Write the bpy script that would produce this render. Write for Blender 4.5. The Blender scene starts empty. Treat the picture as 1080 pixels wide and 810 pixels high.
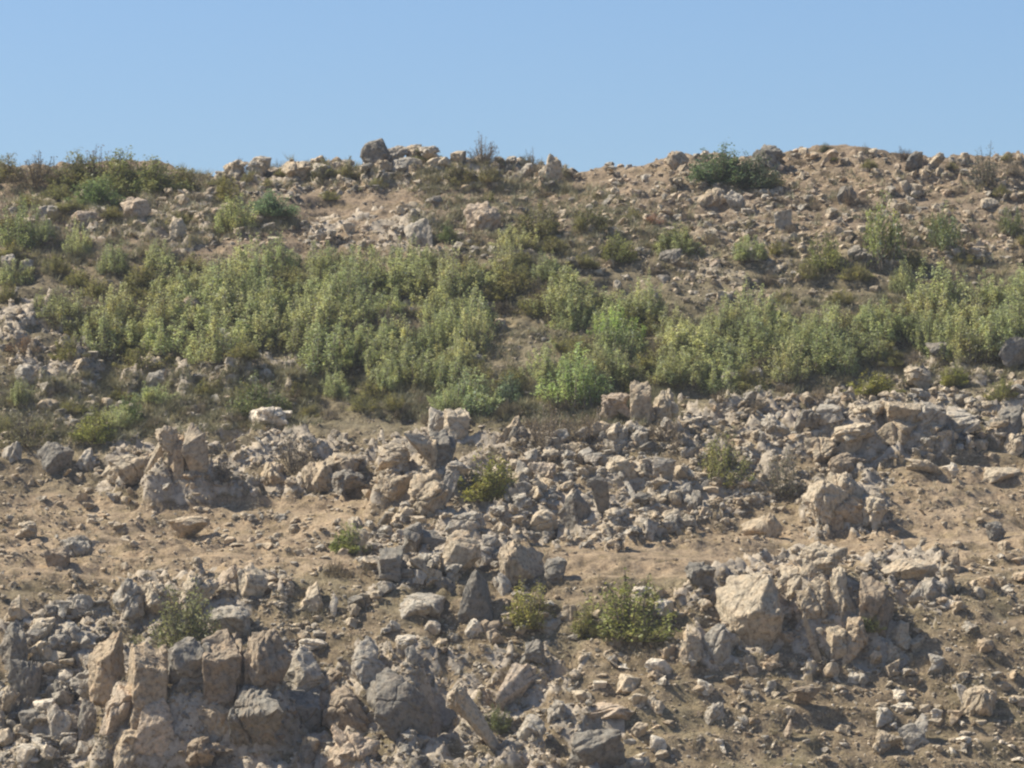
import bpy, math, random
import numpy as np

rng = np.random.default_rng(11)
random.seed(11)
scene = bpy.context.scene
C = scene.collection
PI = math.pi

# ------------------------------------------------------------------ render settings
scene.render.engine = 'CYCLES'
scene.view_settings.view_transform = 'Standard'
scene.view_settings.look = 'None'
scene.view_settings.gamma = 1.0
scene.view_settings.use_curve_mapping = False
scene.view_settings.exposure = 0.69
scene.cycles.filter_width = 2.3
scene.cycles.max_bounces = 6
scene.cycles.diffuse_bounces = 3
scene.cycles.volume_bounces = 0

# ------------------------------------------------------------------ camera (long lens across a valley)
CAM = np.array([0.0, -150.0, 8.0])
PITCH = math.radians(2.2)
FPX = 4450.0                                    # focal length in pixels of a 1080 wide picture
cam = bpy.data.cameras.new('camera')
camo = bpy.data.objects.new('camera', cam)
C.objects.link(camo)
camo.location = CAM
camo.rotation_euler = (PI / 2 + PITCH, 0, 0)
cam.sensor_width = 36.0
cam.lens = 36.0 * FPX / 1080.0
cam.clip_start = 1.0
cam.clip_end = 20000.0
scene.camera = camo

# ------------------------------------------------------------------ noise
def _hash(ix, iy, iz):
    h = (ix.astype(np.int64) * 374761393 + iy.astype(np.int64) * 668265263 + iz.astype(np.int64) * 1440662683) & 0xFFFFFFFF
    h = ((h ^ (h >> 13)) * 1274126177) & 0xFFFFFFFF
    h = ((h ^ (h >> 16)) * 2246822519) & 0xFFFFFFFF
    return (h ^ (h >> 15)) & 0xFFFF

_G = rng.normal(size=(256, 3)); _G /= np.linalg.norm(_G, axis=1)[:, None]

def pnoise(x, y, z):
    x, y, z = np.broadcast_arrays(np.asarray(x, float), np.asarray(y, float), np.asarray(z, float))
    ix, iy, iz = np.floor(x), np.floor(y), np.floor(z)
    fx, fy, fz = x - ix, y - iy, z - iz
    u = fx * fx * fx * (fx * (fx * 6 - 15) + 10)
    v = fy * fy * fy * (fy * (fy * 6 - 15) + 10)
    w = fz * fz * fz * (fz * (fz * 6 - 15) + 10)
    out = 0
    for dx in (0, 1):
        for dy in (0, 1):
            for dz in (0, 1):
                g = _G[_hash(ix + dx, iy + dy, iz + dz) % 256]
                d = g[..., 0] * (fx - dx) + g[..., 1] * (fy - dy) + g[..., 2] * (fz - dz)
                out = out + d * (u if dx else 1 - u) * (v if dy else 1 - v) * (w if dz else 1 - w)
    return out * 1.5

def fbm(x, y, z, octs=4, gain=0.5):
    a, f, s = 1.0, 1.0, 0
    for k in range(octs):
        s = s + a * pnoise(x * f + 17.3 * k, y * f - 9.1 * k, z * f + 4.7 * k)
        a *= gain; f *= 2.03
    return s

def sstep(a, b, t):
    t = np.clip((t - a) / (b - a), 0, 1)
    return t * t * (3 - 2 * t)

# ------------------------------------------------------------------ the hillside as a height field
PY = np.array([-900, -400, -220, -165, -148, -110, -60, -20, -6, 0, 4.5, 8, 11, 16, 19, 22, 28, 33, 39, 43, 46, 50, 54, 57, 62, 90, 200, 600, 3000.])
PZ = np.array([12, 9, 7.5, 6.5, 5.5, -4, -11, -9, -3.8, 0.1, 3.7, 6.7, 7.35, 8.6, 10.0, 12.1, 15.0, 17.9, 21.4, 23.0, 23.75, 25.2, 26.45, 26.6, 26.0, 19, 5, -8, -12.])
SKX = np.array([-400, 0, 60, 130, 200, 240, 300, 360, 395, 440, 520, 560, 600, 660, 720, 800, 870, 960, 1080, 1500])
SKR = np.array([176, 174, 172, 170, 182, 182, 180, 178, 170, 166, 172, 178, 180, 174, 163, 167, 160, 163, 166, 172])

def H(X, Y):
    X = np.asarray(X, float); Y = np.asarray(Y, float)
    near = sstep(400, 60, np.abs(X)) * sstep(-60, -10, Y) * sstep(300, 80, Y)
    # benches wander up and down along the slope
    warp = 2.2 * pnoise(X * 0.045 + 3.1, Y * 0.03, 2.5) + 0.9 * pnoise(X * 0.13, Y * 0.10, 7.7)
    bend = -1.6 * sstep(-2, -16, X) * sstep(40, 12, Y)
    Yw = Y + (warp + bend) * sstep(-30, 0, Y) * sstep(54, 40, Y)
    z = 0.5 * np.interp(Yw - 0.9, PY, PZ) + 0.5 * np.interp(Yw + 0.9, PY, PZ)
    px = 540 + X * 21.8
    z = z + (172 - np.interp(px, SKX, SKR)) / 21.8 * sstep(42, 54, Y) * sstep(120, 60, Y)
    z = z + near * (0.55 * pnoise(X * 0.16, Y * 0.2, 1.2)
                    + 0.30 * fbm(X * 0.45, Y * 0.75, 5.5, 3)
                    + 0.11 * fbm(X * 1.7, Y * 2.2, 9.5, 3)
                    + 0.085 * fbm(X * 3.1, Y * 3.6, 19.5, 2) * sstep(-0.3, 0.4, pnoise(X * 0.3, Y * 0.5, 44.0)))
    # little sheep-track steps across the slope
    tr = z * 1.25 + 0.9 * pnoise(X * 0.12, Y * 0.12, 31.0)
    z = z + near * 0.085 * np.sin(2 * PI * tr)
    return z

def axis(lo, hi, step, far, grow=1.22):
    core = list(np.arange(lo, hi + step / 2, step))
    a, d = [], step
    x = lo
    while x > -far:
        d *= grow; x -= d; a.append(x)
    b, d = [], step
    x = core[-1]
    while x < far:
        d *= grow; x += d; b.append(x)
    return np.array(a[::-1] + core + b)

AX = axis(-27.0, 27.0, 0.12, 3000.0)
AY = axis(-8.0, 58.0, 0.11, 3000.0)
GX, GY = np.meshgrid(AX, AY)
GZ = H(GX, GY)

def inside(px, py, poly):
    c = np.zeros(px.shape, bool)
    q = poly[-1]
    for p in poly:
        cond = ((p[1] > py) != (q[1] > py))
        xs = (q[0] - p[0]) * (py - p[1]) / (q[1] - p[1] + 1e-9) + p[0]
        c ^= cond & (px < xs)
        q = p
    return c

def to_picture(X, Y, Z):
    d = np.maximum(Y + 150.0, 1.0)
    return 540 + FPX * X / d, 405 - FPX * np.tan(np.arctan((Z - 8.0) / d) - PITCH)

ROCKY = [  # where bedrock and rubble cover the slope, outlined on the photograph
    [(400, 465), (490, 440), (540, 465), (720, 452), (735, 560), (640, 580), (555, 572), (500, 600), (400, 640), (370, 590), (440, 540), (395, 520)],
    [(720, 430), (860, 420), (1080, 415), (1080, 468), (960, 480), (860, 520), (720, 560)],
    [(0, 650), (100, 645), (118, 612), (290, 604), (345, 690), (460, 680), (480, 812), (0, 812)],
    [(470, 690), (580, 690), (660, 770), (660, 812), (470, 812)],
    [(720, 620), (840, 578), (1000, 588), (1000, 640), (950, 712), (840, 716), (720, 704)],
    [(840, 500), (940, 500), (940, 565), (845, 565)],
    [(100, 470), (240, 445), (390, 475), (390, 525), (250, 525), (100, 520)],
    [(30, 212), (160, 205), (222, 215), (222, 265), (100, 245), (30, 240)], [(320, 235), (460, 222), (460, 268), (330, 265)],
    [(0, 310), (100, 330), (112, 385), (0, 362)], [(0, 384), (110, 388), (100, 440), (0, 440)], [(115, 385), (325, 378), (325, 410), (125, 420)],
    [(375, 150), (600, 165), (600, 196), (375, 196)], [(225, 165), (360, 170), (360, 202), (225, 202)],
    [(640, 205), (830, 205), (830, 300), (720, 300), (650, 260)], [(930, 385), (1080, 350), (1080, 398), (940, 412)], [(690, 160), (1080, 160), (1080, 185), (700, 195)],
]
# rows of the photograph to distance up the slope, along the middle
_y = np.arange(-4, 56, 0.1)
_row = np.maximum.accumulate(to_picture(0 * _y, _y, np.interp(_y, PY, PZ))[1][::-1])[::-1]
def row_to_y(r): return float(np.interp(-r, -_row, _y))
BM = np.zeros(GX.shape)
# buttresses: x0, x1 and the foot in the photograph, height in metres, how far back
for bx0, bx1, foot, hh_, back in ((104, 316, 800, 2.0, 3.6), (840, 936, 706, 1.1, 2.4), (398, 490, 546, 1.2, 3.0), (850, 934, 560, 0.7, 2.0), (148, 220, 518, 0.9, 2.0), (396, 455, 776, 0.8, 2.0), (442, 488, 800, -2.2, 3.0), (572, 612, 748, -0.7, 1.6), (4, 50, 770, -0.9, 2.2), (850, 1000, 482, 0.8, 2.5)):
    y0_ = row_to_y(foot)
    k_ = FPX / (y0_ + 150)
    xa, xb = (bx0 - 540) / k_, (bx1 - 540) / k_
    m_ = (np.abs(GX - (xa + xb) / 2) < (xb - xa)) & (np.abs(GY - y0_) < 9)
    gx_, gy_ = GX[m_], GY[m_]
    wob = 0.5 * pnoise(gx_ * 0.9, gy_ * 0.9, 61.0)
    w_ = sstep(xa - 0.3, xa + 0.6, gx_ + wob) * (1 - sstep(xb - 0.9, xb + 0.6, gx_ + wob)) * sstep(y0_ + 0.1, y0_ + 0.9, gy_ + wob) * (1 - sstep(y0_ + 1.2, y0_ + back + 1.2, gy_))
    GZ[m_] += hh_ * w_
    BM[m_] = np.maximum(BM[m_], sstep(0.02, 0.25, w_) * (1 - sstep(y0_ + 1.5, y0_ + back, gy_)))

BM = np.clip(BM, 0, 1)
def cells(x, y, seed):
    """broken bedrock: every cell is a tilted plate of its own height"""
    ix, iy = np.floor(x), np.floor(y)
    best = np.full(x.shape, 9.0); sec = np.full(x.shape, 9.0); hgt = np.zeros(x.shape)
    for dx in (-1, 0, 1):
        for dy in (-1, 0, 1):
            a = _hash(ix + dx, iy + dy, np.full(x.shape, float(seed))); b = _hash(ix + dx, iy + dy, np.full(x.shape, float(seed + 1))); c = _hash(ix + dx, iy + dy, np.full(x.shape, float(seed + 2)))
            ox = ix + dx + (a & 255) / 255.0; oy = iy + dy + (b & 255) / 255.0
            d = np.hypot(x - ox, y - oy)
            t1, t2 = ((a >> 8) & 255) / 255.0 - 0.5, ((b >> 8) & 255) / 255.0 - 0.5
            h = (c & 255) / 255.0 + (x - ox) * t1 * 1.5 + (y - oy) * (t2 * 1.2 + 0.25)
            nb = d < best
            sec = np.where(nb, best, np.minimum(sec, d)); hgt = np.where(nb, h, hgt); best = np.where(nb, d, best)
    return hgt, sec - best

core = (np.abs(GX) < 30) & (GY > -9) & (GY < 60)
cx_, cy_, cz_ = GX[core], GY[core], GZ[core]
ppx, ppy = to_picture(cx_, cy_, cz_)
jx, jy = 16 * fbm(cx_ * 0.9, cy_ * 0.9, 71.0, 3), 11 * fbm(cx_ * 0.9, cy_ * 0.9, 81.0, 3)
rm = np.zeros(cx_.shape)
for poly in ROCKY: rm = np.maximum(rm, inside(ppx + jx, ppy + jy, poly).astype(float))
rm *= sstep(-0.25, 0.15, fbm(cx_ * 0.5, cy_ * 0.7, 91.0, 3) + 0.02) * np.interp(ppy, [170, 300, 430], [0.45, 0.55, 1.0]) * np.where((ppx < 600) & (ppy < 430), 1.5, 1.0)
rm = np.maximum(rm, BM[core])
rm = np.where((ppy > 812) | (np.abs(ppx - 540) > 545), sstep(0.0, 0.3, fbm(cx_ * 0.25, cy_ * 0.3, 95.0, 3)), rm)
wx_ = 0.35 * pnoise(cx_ * 1.3, cy_ * 1.3, 15.0); wy_ = 0.35 * pnoise(cx_ * 1.3, cy_ * 1.3, 25.0)
c1, e1 = cells((cx_ + wx_) * 0.95, (cy_ + wy_) * 1.05, 3); c2, e2 = cells((cx_ + wx_) * 2.3, (cy_ + wy_) * 2.6, 9)
GZ[core] += rm * (0.62 * (c1 - 0.25) * sstep(0.0, 0.12, e1) + 0.26 * (c2 - 0.3) * sstep(0.0, 0.2, e2))
RM = np.zeros(GX.shape); RM[core] = rm

def hz(x, y):
    """height of the built ground (bilinear in the grid)"""
    x = np.asarray(x, float); y = np.asarray(y, float)
    i = np.clip(np.searchsorted(AX, x) - 1, 0, len(AX) - 2)
    j = np.clip(np.searchsorted(AY, y) - 1, 0, len(AY) - 2)
    u = (x - AX[i]) / (AX[i + 1] - AX[i]); v = (y - AY[j]) / (AY[j + 1] - AY[j])
    return (GZ[j, i] * (1 - u) * (1 - v) + GZ[j, i + 1] * u * (1 - v) + GZ[j + 1, i] * (1 - u) * v + GZ[j + 1, i + 1] * u * v)

def ground(px, py):
    """the place on the hillside that shows at this point of the photograph, and the pixels a metre takes there"""
    px = np.atleast_1d(np.asarray(px, float)); py = np.atleast_1d(np.asarray(py, float))
    a = PITCH - np.arctan((py - 405) / FPX)
    t = np.tan(a)
    hx = (px - 540) / FPX / (np.cos(a - PITCH)) / np.cos(a) * np.cos(a - PITCH)
    yy = np.full(px.shape, np.nan)
    prev = np.full(px.shape, False)
    for y in np.arange(-12, 60, 0.1):
        d = y + 150.0
        below = (8.0 + d * t) < hz(hx * d, np.full(px.shape, y))
        new = below & ~prev
        yy[new] = y
        prev |= below
    ok = ~np.isnan(yy)
    yy = np.where(ok, yy, 55.0)
    X = hx * (yy + 150)
    return X, yy, hz(X, yy), FPX / (yy + 150), ok

# ------------------------------------------------------------------ materials
def new_mat(name):
    m = bpy.data.materials.new(name); m.use_nodes = True
    nt = m.node_tree
    for n in list(nt.nodes): nt.nodes.remove(n)
    out = nt.nodes.new('ShaderNodeOutputMaterial')
    bs = nt.nodes.new('ShaderNodeBsdfPrincipled')
    bs.inputs['Roughness'].default_value = 0.92
    bs.inputs['Specular IOR Level'].default_value = 0.18
    nt.links.new(bs.outputs[0], out.inputs['Surface'])
    return m, nt, bs, out

def N(nt, kind, **kw):
    n = nt.nodes.new(kind)
    for k, v in kw.items():
        if k in n.inputs: n.inputs[k].default_value = v
        else: setattr(n, k, v)
    return n

def ramp(nt, src, stops):
    r = nt.nodes.new('ShaderNodeValToRGB')
    e = r.color_ramp.elements
    while len(e) < len(stops): e.new(0.5)
    for q, (p, c) in zip(e, stops):
        q.position = p; q.color = (*c, 1) if len(c) == 3 else c
    nt.links.new(src, r.inputs[0])
    return r.outputs[0]

def mix(nt, fac, a, b, mode='MIX'):
    m = nt.nodes.new('ShaderNodeMix'); m.data_type = 'RGBA'; m.blend_type = mode
    for s, v in ((m.inputs[0], fac), (m.inputs[6], a), (m.inputs[7], b)):
        if hasattr(v, 'is_linked') or hasattr(v, 'links'): nt.links.new(v, s)
        elif isinstance(v, tuple): s.default_value = (*v, 1)
        else: s.default_value = v
    return m.outputs[2]

def math_n(nt, op, a, b):
    m = nt.nodes.new('ShaderNodeMath'); m.operation = op
    for s, v in ((m.inputs[0], a), (m.inputs[1], b)):
        if hasattr(v, 'links'): nt.links.new(v, s)
        else: s.default_value = v
    return m.outputs[0]

def rock_material(name, tint_from):
    m, nt, bs, out = new_mat(name)
    L = nt.links
    tc = N(nt, 'ShaderNodeNewGeometry')
    pos = tc.outputs['Position']
    n1 = N(nt, 'ShaderNodeTexNoise', Scale=0.9, Detail=5.0, Roughness=0.6); L.new(pos, n1.inputs['Vector'])
    n2 = N(nt, 'ShaderNodeTexNoise', Scale=5.5, Detail=6.0, Roughness=0.65); L.new(pos, n2.inputs['Vector'])
    n3 = N(nt, 'ShaderNodeTexNoise', Scale=2.6, Detail=4.0, Roughness=0.6); L.new(pos, n3.inputs['Vector'])
    vo = N(nt, 'ShaderNodeTexVoronoi', Scale=3.2, feature='DISTANCE_TO_EDGE'); 
    wv = mix(nt, 0.12, pos, n2.outputs['Color'], 'ADD'); L.new(wv, vo.inputs['Vector'])
    base = ramp(nt, n1.outputs['Fac'], [(0.30, (0.29, 0.268, 0.24)), (0.46, (0.385, 0.345, 0.293)), (0.60, (0.44, 0.385, 0.32)), (0.75, (0.37, 0.29, 0.215))])
    # lichen and dark weathering
    lich = ramp(nt, n3.outputs['Fac'], [(0.40, (0, 0, 0)), (0.58, (1, 1, 1))])
    c = mix(nt, lich, base, (0.345, 0.322, 0.285))
    spots = ramp(nt, n2.outputs['Fac'], [(0.34, (0.52, 0.50, 0.47)), (0.5, (1, 1, 1)), (0.68, (1.22, 1.20, 1.16))])
    c = mix(nt, 1.0, c, spots, 'MULTIPLY')
    crack = ramp(nt, vo.outputs['Distance'], [(0.0, (0.62, 0.58, 0.54)), (0.05, (1, 1, 1))])
    c = mix(nt, 0.3, c, crack, 'MULTIPLY')
    if tint_from == 'object':
        oi = N(nt, 'ShaderNodeObjectInfo'); c = mix(nt, 1.0, c, oi.outputs['Color'], 'MULTIPLY')
    else:
        at = N(nt, 'ShaderNodeAttribute', attribute_name='tint'); c = mix(nt, 1.0, c, at.outputs['Color'], 'MULTIPLY')
    L.new(c, bs.inputs['Base Color'])
    hgt = math_n(nt, 'ADD', n2.outputs['Fac'], math_n(nt, 'MULTIPLY', vo.outputs['Distance'], 0.5))
    bp = N(nt, 'ShaderNodeBump', Strength=0.9, Distance=0.12); L.new(hgt, bp.inputs['Height'])
    L.new(bp.outputs[0], bs.inputs['Normal'])
    return m

M_ROCK = rock_material('limestone', 'object')
M_STONE = rock_material('loose_limestone', 'attribute')

def soil_material():
    m, nt, bs, out = new_mat('dry_soil')
    L = nt.links
    tc = N(nt, 'ShaderNodeNewGeometry'); pos = tc.outputs['Position']
    at = N(nt, 'ShaderNodeAttribute', attribute_name='tint')
    n1 = N(nt, 'ShaderNodeTexNoise', Scale=0.35, Detail=6.0, Roughness=0.65); L.new(pos, n1.inputs['Vector'])
    n2 = N(nt, 'ShaderNodeTexNoise', Scale=4.0, Detail=7.0, Roughness=0.7); L.new(pos, n2.inputs['Vector'])
    mp = N(nt, 'ShaderNodeMapping'); mp.inputs['Scale'].default_value = (0.5, 1.0, 2.6); L.new(pos, mp.inputs['Vector'])
    n3 = N(nt, 'ShaderNodeTexNoise', Scale=1.1, Detail=6.0, Roughness=0.65); L.new(mp.outputs[0], n3.inputs['Vector'])
    a = ramp(nt, n1.outputs['Fac'], [(0.35, (0.80, 0.78, 0.76)), (0.55, (1, 1, 1)), (0.7, (1.14, 1.10, 1.04))])
    b = ramp(nt, n2.outputs['Fac'], [(0.33, (0.55, 0.52, 0.50)), (0.50, (1, 1, 1)), (0.70, (1.25, 1.24, 1.2))])
    d = ramp(nt, n3.outputs['Fac'], [(0.36, (0.74, 0.74, 0.66)), (0.52, (1, 1, 1)), (0.68, (1.10, 1.06, 1.0))])
    c = mix(nt, 1.0, at.outputs['Color'], a, 'MULTIPLY')
    c = mix(nt, 1.0, c, b, 'MULTIPLY'); c = mix(nt, 1.0, c, d, 'MULTIPLY')
    gr = N(nt, 'ShaderNodeTexNoise', Scale=13.0, Detail=4.0, Roughness=0.7); L.new(pos, gr.inputs['Vector'])
    c = mix(nt, 1.0, c, ramp(nt, gr.outputs['Fac'], [(0.36, (0.66, 0.64, 0.62)), (0.5, (1, 1, 1)), (0.63, (1.30, 1.28, 1.24))]), 'MULTIPLY')
    rk = N(nt, 'ShaderNodeAttribute', attribute_name='bedrock')
    r1 = N(nt, 'ShaderNodeTexNoise', Scale=0.8, Detail=6.0, Roughness=0.62); L.new(pos, r1.inputs['Vector'])
    rc = ramp(nt, r1.outputs['Fac'], [(0.30, (0.24, 0.205, 0.16)), (0.45, (0.345, 0.29, 0.225)), (0.60, (0.42, 0.35, 0.27)), (0.75, (0.34, 0.25, 0.165))])
    rc = mix(nt, 1.0, rc, b, 'MULTIPLY')
    n4 = N(nt, 'ShaderNodeTexNoise', Scale=2.2, Detail=5.0, Roughness=0.7); L.new(pos, n4.inputs['Vector'])
    cover = math_n(nt, 'SUBTRACT', math_n(nt, 'ADD', math_n(nt, 'MULTIPLY', rk.outputs['Fac'], 1.4), n4.outputs['Fac']), 1.12)
    cover = ramp(nt, cover, [(0.0, (0, 0, 0)), (0.35, (1, 1, 1))])
    c = mix(nt, cover, c, rc)
    L.new(c, bs.inputs['Base Color'])
    bp = N(nt, 'ShaderNodeBump', Strength=0.8, Distance=0.12); L.new(n2.outputs['Fac'], bp.inputs['Height'])
    L.new(bp.outputs[0], bs.inputs['Normal'])
    return m

def leaf_material(name, tint_from, trans=0.45):
    m, nt, bs, out = new_mat(name)
    L = nt.links
    tc = N(nt, 'ShaderNodeNewGeometry'); pos = tc.outputs['Position']
    wn = N(nt, 'ShaderNodeTexNoise', Scale=1.6, Detail=3.0); L.new(pos, wn.inputs['Vector'])
    var = ramp(nt, wn.outputs['Fac'], [(0.35, (0.82, 0.84, 0.80)), (0.5, (1, 1, 1)), (0.65, (1.15, 1.06, 0.90))])
    at = N(nt, 'ShaderNodeAttribute', attribute_name='tint')
    c = mix(nt, 1.0, at.outputs['Color'], var, 'MULTIPLY')
    if tint_from == 'object':
        oi = N(nt, 'ShaderNodeObjectInfo'); c = mix(nt, 1.0, c, oi.outputs['Color'], 'MULTIPLY')
    L.new(c, bs.inputs['Base Color'])
    bs.inputs['Roughness'].default_value = 0.55
    bs.inputs['Specular IOR Level'].default_value = 0.35
    tr = N(nt, 'ShaderNodeBsdfTranslucent'); L.new(c, tr.inputs['Color'])
    mx = N(nt, 'ShaderNodeMixShader'); mx.inputs[0].default_value = trans
    L.new(bs.outputs[0], mx.inputs[1]); L.new(tr.outputs[0], mx.inputs[2]); L.new(mx.outputs[0], out.inputs['Surface'])
    return m

M_SOIL = soil_material()
M_LEAF = leaf_material('leaves', 'object')
M_GRASS = leaf_material('dry_stalks', 'attribute', 0.15)
def stem_material():
    m, nt, bs, out = new_mat('grey_bark')
    tc = N(nt, 'ShaderNodeNewGeometry')
    n = N(nt, 'ShaderNodeTexNoise', Scale=9.0, Detail=4.0); nt.links.new(tc.outputs['Position'], n.inputs['Vector'])
    nt.links.new(ramp(nt, n.outputs['Fac'], [(0.3, (0.10, 0.08, 0.06)), (0.7, (0.24, 0.20, 0.16))]), bs.inputs['Base Color'])
    return m
M_STEM = stem_material()

# ------------------------------------------------------------------ mesh helpers
def mesh_from(name, V, F, mat, tint=None, smooth=False):
    """V (n,3), F (m,k) all of one size"""
    me = bpy.data.meshes.new(name)
    V = np.ascontiguousarray(V, np.float32); F = np.ascontiguousarray(F, np.int32)
    k = F.shape[1]
    me.vertices.add(len(V)); me.vertices.foreach_set('co', V.ravel())
    me.loops.add(F.size); me.loops.foreach_set('vertex_index', F.ravel())
    me.polygons.add(len(F))
    me.polygons.foreach_set('loop_start', np.arange(0, F.size, k, dtype=np.int32))
    me.polygons.foreach_set('use_smooth', np.full(len(F), smooth, bool))
    me.update(calc_edges=True)
    if tint is not None:
        a = me.color_attributes.new('tint', 'FLOAT_COLOR', 'POINT')
        t = np.ones((len(V), 4), np.float32); t[:, :3] = tint
        a.data.foreach_set('color', t.ravel())
    me.materials.append(mat)
    return me

def link(name, me, parent=None):
    o = bpy.data.objects.new(name, me); C.objects.link(o)
    if parent is not None: o.parent = parent
    return o

def tag(o, label, cat, group=None):
    o['label'] = label; o['category'] = cat
    if group: o['group'] = group

def icosphere(n):
    t = (1 + 5 ** 0.5) / 2
    v = [(-1, t, 0), (1, t, 0), (-1, -t, 0), (1, -t, 0), (0, -1, t), (0, 1, t), (0, -1, -t), (0, 1, -t), (t, 0, -1), (t, 0, 1), (-t, 0, -1), (-t, 0, 1)]
    f = [(0, 11, 5), (0, 5, 1), (0, 1, 7), (0, 7, 10), (0, 10, 11), (1, 5, 9), (5, 11, 4), (11, 10, 2), (10, 7, 6), (7, 1, 8),
         (3, 9, 4), (3, 4, 2), (3, 2, 6), (3, 6, 8), (3, 8, 9), (4, 9, 5), (2, 4, 11), (6, 2, 10), (8, 6, 7), (9, 8, 1)]
    v = [np.array(p) / np.linalg.norm(p) for p in v]
    for _ in range(n):
        cache, nf = {}, []
        def mid(a, b):
            k = (min(a, b), max(a, b))
            if k not in cache:
                p = v[a] + v[b]; v.append(p / np.linalg.norm(p)); cache[k] = len(v) - 1
            return cache[k]
        for a, b, c in f:
            ab, bc, ca = mid(a, b), mid(b, c), mid(c, a)
            nf += [(a, ab, ca), (b, bc, ab), (c, ca, bc), (ab, bc, ca)]
        f = nf
    return np.array(v), np.array(f, np.int32)

ICO = {n: icosphere(n) for n in (1, 2, 3, 4, 5)}

def rot_z(V, a):
    c, s = math.cos(a), math.sin(a)
    return np.stack([V[:, 0] * c - V[:, 1] * s, V[:, 0] * s + V[:, 1] * c, V[:, 2]], 1)

def rock_shape(level, style, seed, asp=1.0):
    """a rock in the unit box: x, y from -.5 to .5, z from 0 to 1; the union of a few faceted lumps that share a centre"""
    r = np.random.default_rng(seed)
    D, F = ICO[level]
    cfg = dict(angular=(2, 11, 30, 0.05, 2), block=(2, 10, 34, 0.04, 2), slab=(2, 11, 30, 0.05, 2), faceted=(1, 4, 40, 0.03, 1), pointed=(2, 10, 30, 0.05, 2), weathered=(5, 13, 16, 0.13, 4))[style]
    lumps, npl, p, amp, nc = cfg
    rad = np.zeros(len(D))
    for k in range(lumps):
        c = r.normal(size=3) * (0.0 if k == 0 else 0.26) * [1, 1, 0.8]
        size = 1.0 if k == 0 else r.uniform(0.62, 0.9)
        if style == 'block' and k == 0:
            ax = np.array([[1, 0, 0], [-1, 0, 0], [0, 1, 0], [0, -1, -0.15], [0, -0.35, 1], [0, 0, -1]], float)
            nrm = np.concatenate([ax + r.normal(0, 0.16 if asp < 1.3 else 0.07, ax.shape), r.normal(size=(5, 3))])
            h = np.concatenate([r.uniform(0.62, 0.8, 6), r.uniform(0.82, 0.98, 5)])
        elif style == 'faceted':
            nrm = np.array([(-0.5, -0.42, 0.75), (0.15, -0.75, 0.5), (0.7, -0.3, 0.5), (0, -0.8, -0.55), (-0.9, -.2, -.1), (0.9, 0, -.2), (0, 1, 0), (0, 0, 1), (.6, -.6, -.45), (-.5, -.6, -.6), (0, 0, -1)])
            h = np.array([.6, .68, .72, .52, .85, .8, .9, .85, .66, .62, .85])
        else:
            nrm = r.normal(size=(npl, 3)) * ([1, 1, 0.45] if style == 'slab' else [1, 1, 1])
            top = r.normal(size=(3, 3)) * 0.35 + [[-0.5, -0.5, 0.8], [0.25, -0.45, 0.9], [0.2, -0.9, -0.35]]   # sloping top faces and an undercut front
            flat = np.array([[r.normal() * 0.15, -0.25, 1.0]])
            nrm = np.concatenate([nrm, top, flat])
            h = np.concatenate([r.uniform(0.62, 1.0, npl), r.uniform(0.55, 0.8, 3), r.uniform(0.55, 0.72, 1) if style != 'pointed' else [0.95]])
        nrm = nrm / np.linalg.norm(nrm, axis=1)[:, None]
        hh = np.maximum(h * size + nrm @ c, 0.12)
        dn = np.clip(D @ nrm.T, 0.02, None) / hh
        rad = np.maximum(rad, (dn ** p).sum(1) ** (-1.0 / p))
    s = seed * 3.7
    A = np.array([1.0, 1.0, asp])
    V = D * rad[:, None] * A
    if level >= 2:
        n = fbm(V[:, 0] * 1.9 + s, V[:, 1] * 1.9, V[:, 2] * 1.9 - s, {2: 2, 3: 3, 4: 4, 5: 5}[level], 0.55)
        rad = rad * (1 + amp * n / max(1.0, asp ** 0.5))
        if level >= 4:   # broken steps
            g = pnoise(V[:, 0] * 2.7 - s, V[:, 1] * 2.7, V[:, 2] * 2.7 + s) * 3
            rad = rad * (1 + 0.035 * (np.floor(g) + sstep(0.75, 1.0, g - np.floor(g))))
        for _ in range(nc):
            q = r.normal(size=3); q /= np.linalg.norm(q)
            dist = V @ q - r.uniform(-0.4, 0.4) + 0.16 * pnoise(V[:, 0] * 1.8, V[:, 1] * 1.8, V[:, 2] * 1.8 + s)
            rad = rad * (1 - r.uniform(0.06, 0.16) * np.exp(-(dist / 0.05) ** 2))
            rad = rad * (1 + r.uniform(-0.05, 0.05) * np.sign(dist))      # the two sides of a joint stand a little apart
    V = D * rad[:, None]
    lo, hi = V.min(0), V.max(0)
    V = (V - lo) / (hi - lo); V[:, :2] -= 0.5
    return V, F

TINT = {
    'pale tan': (1.22, 1.10, 0.92), 'grey': (1.02, 0.98, 0.91), 'pinkish tan': (1.20, 1.04, 0.88), 'dark grey': (0.60, 0.585, 0.555),  # dark grey: shade on boulder faces put into the tint, also plain dark stone
    'ochre': (1.06, 0.90, 0.71), 'whitish': (1.60, 1.52, 1.38), 'brown': (0.80, 0.69, 0.57), 'buff': (1.10, 0.97, 0.79),
}

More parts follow.
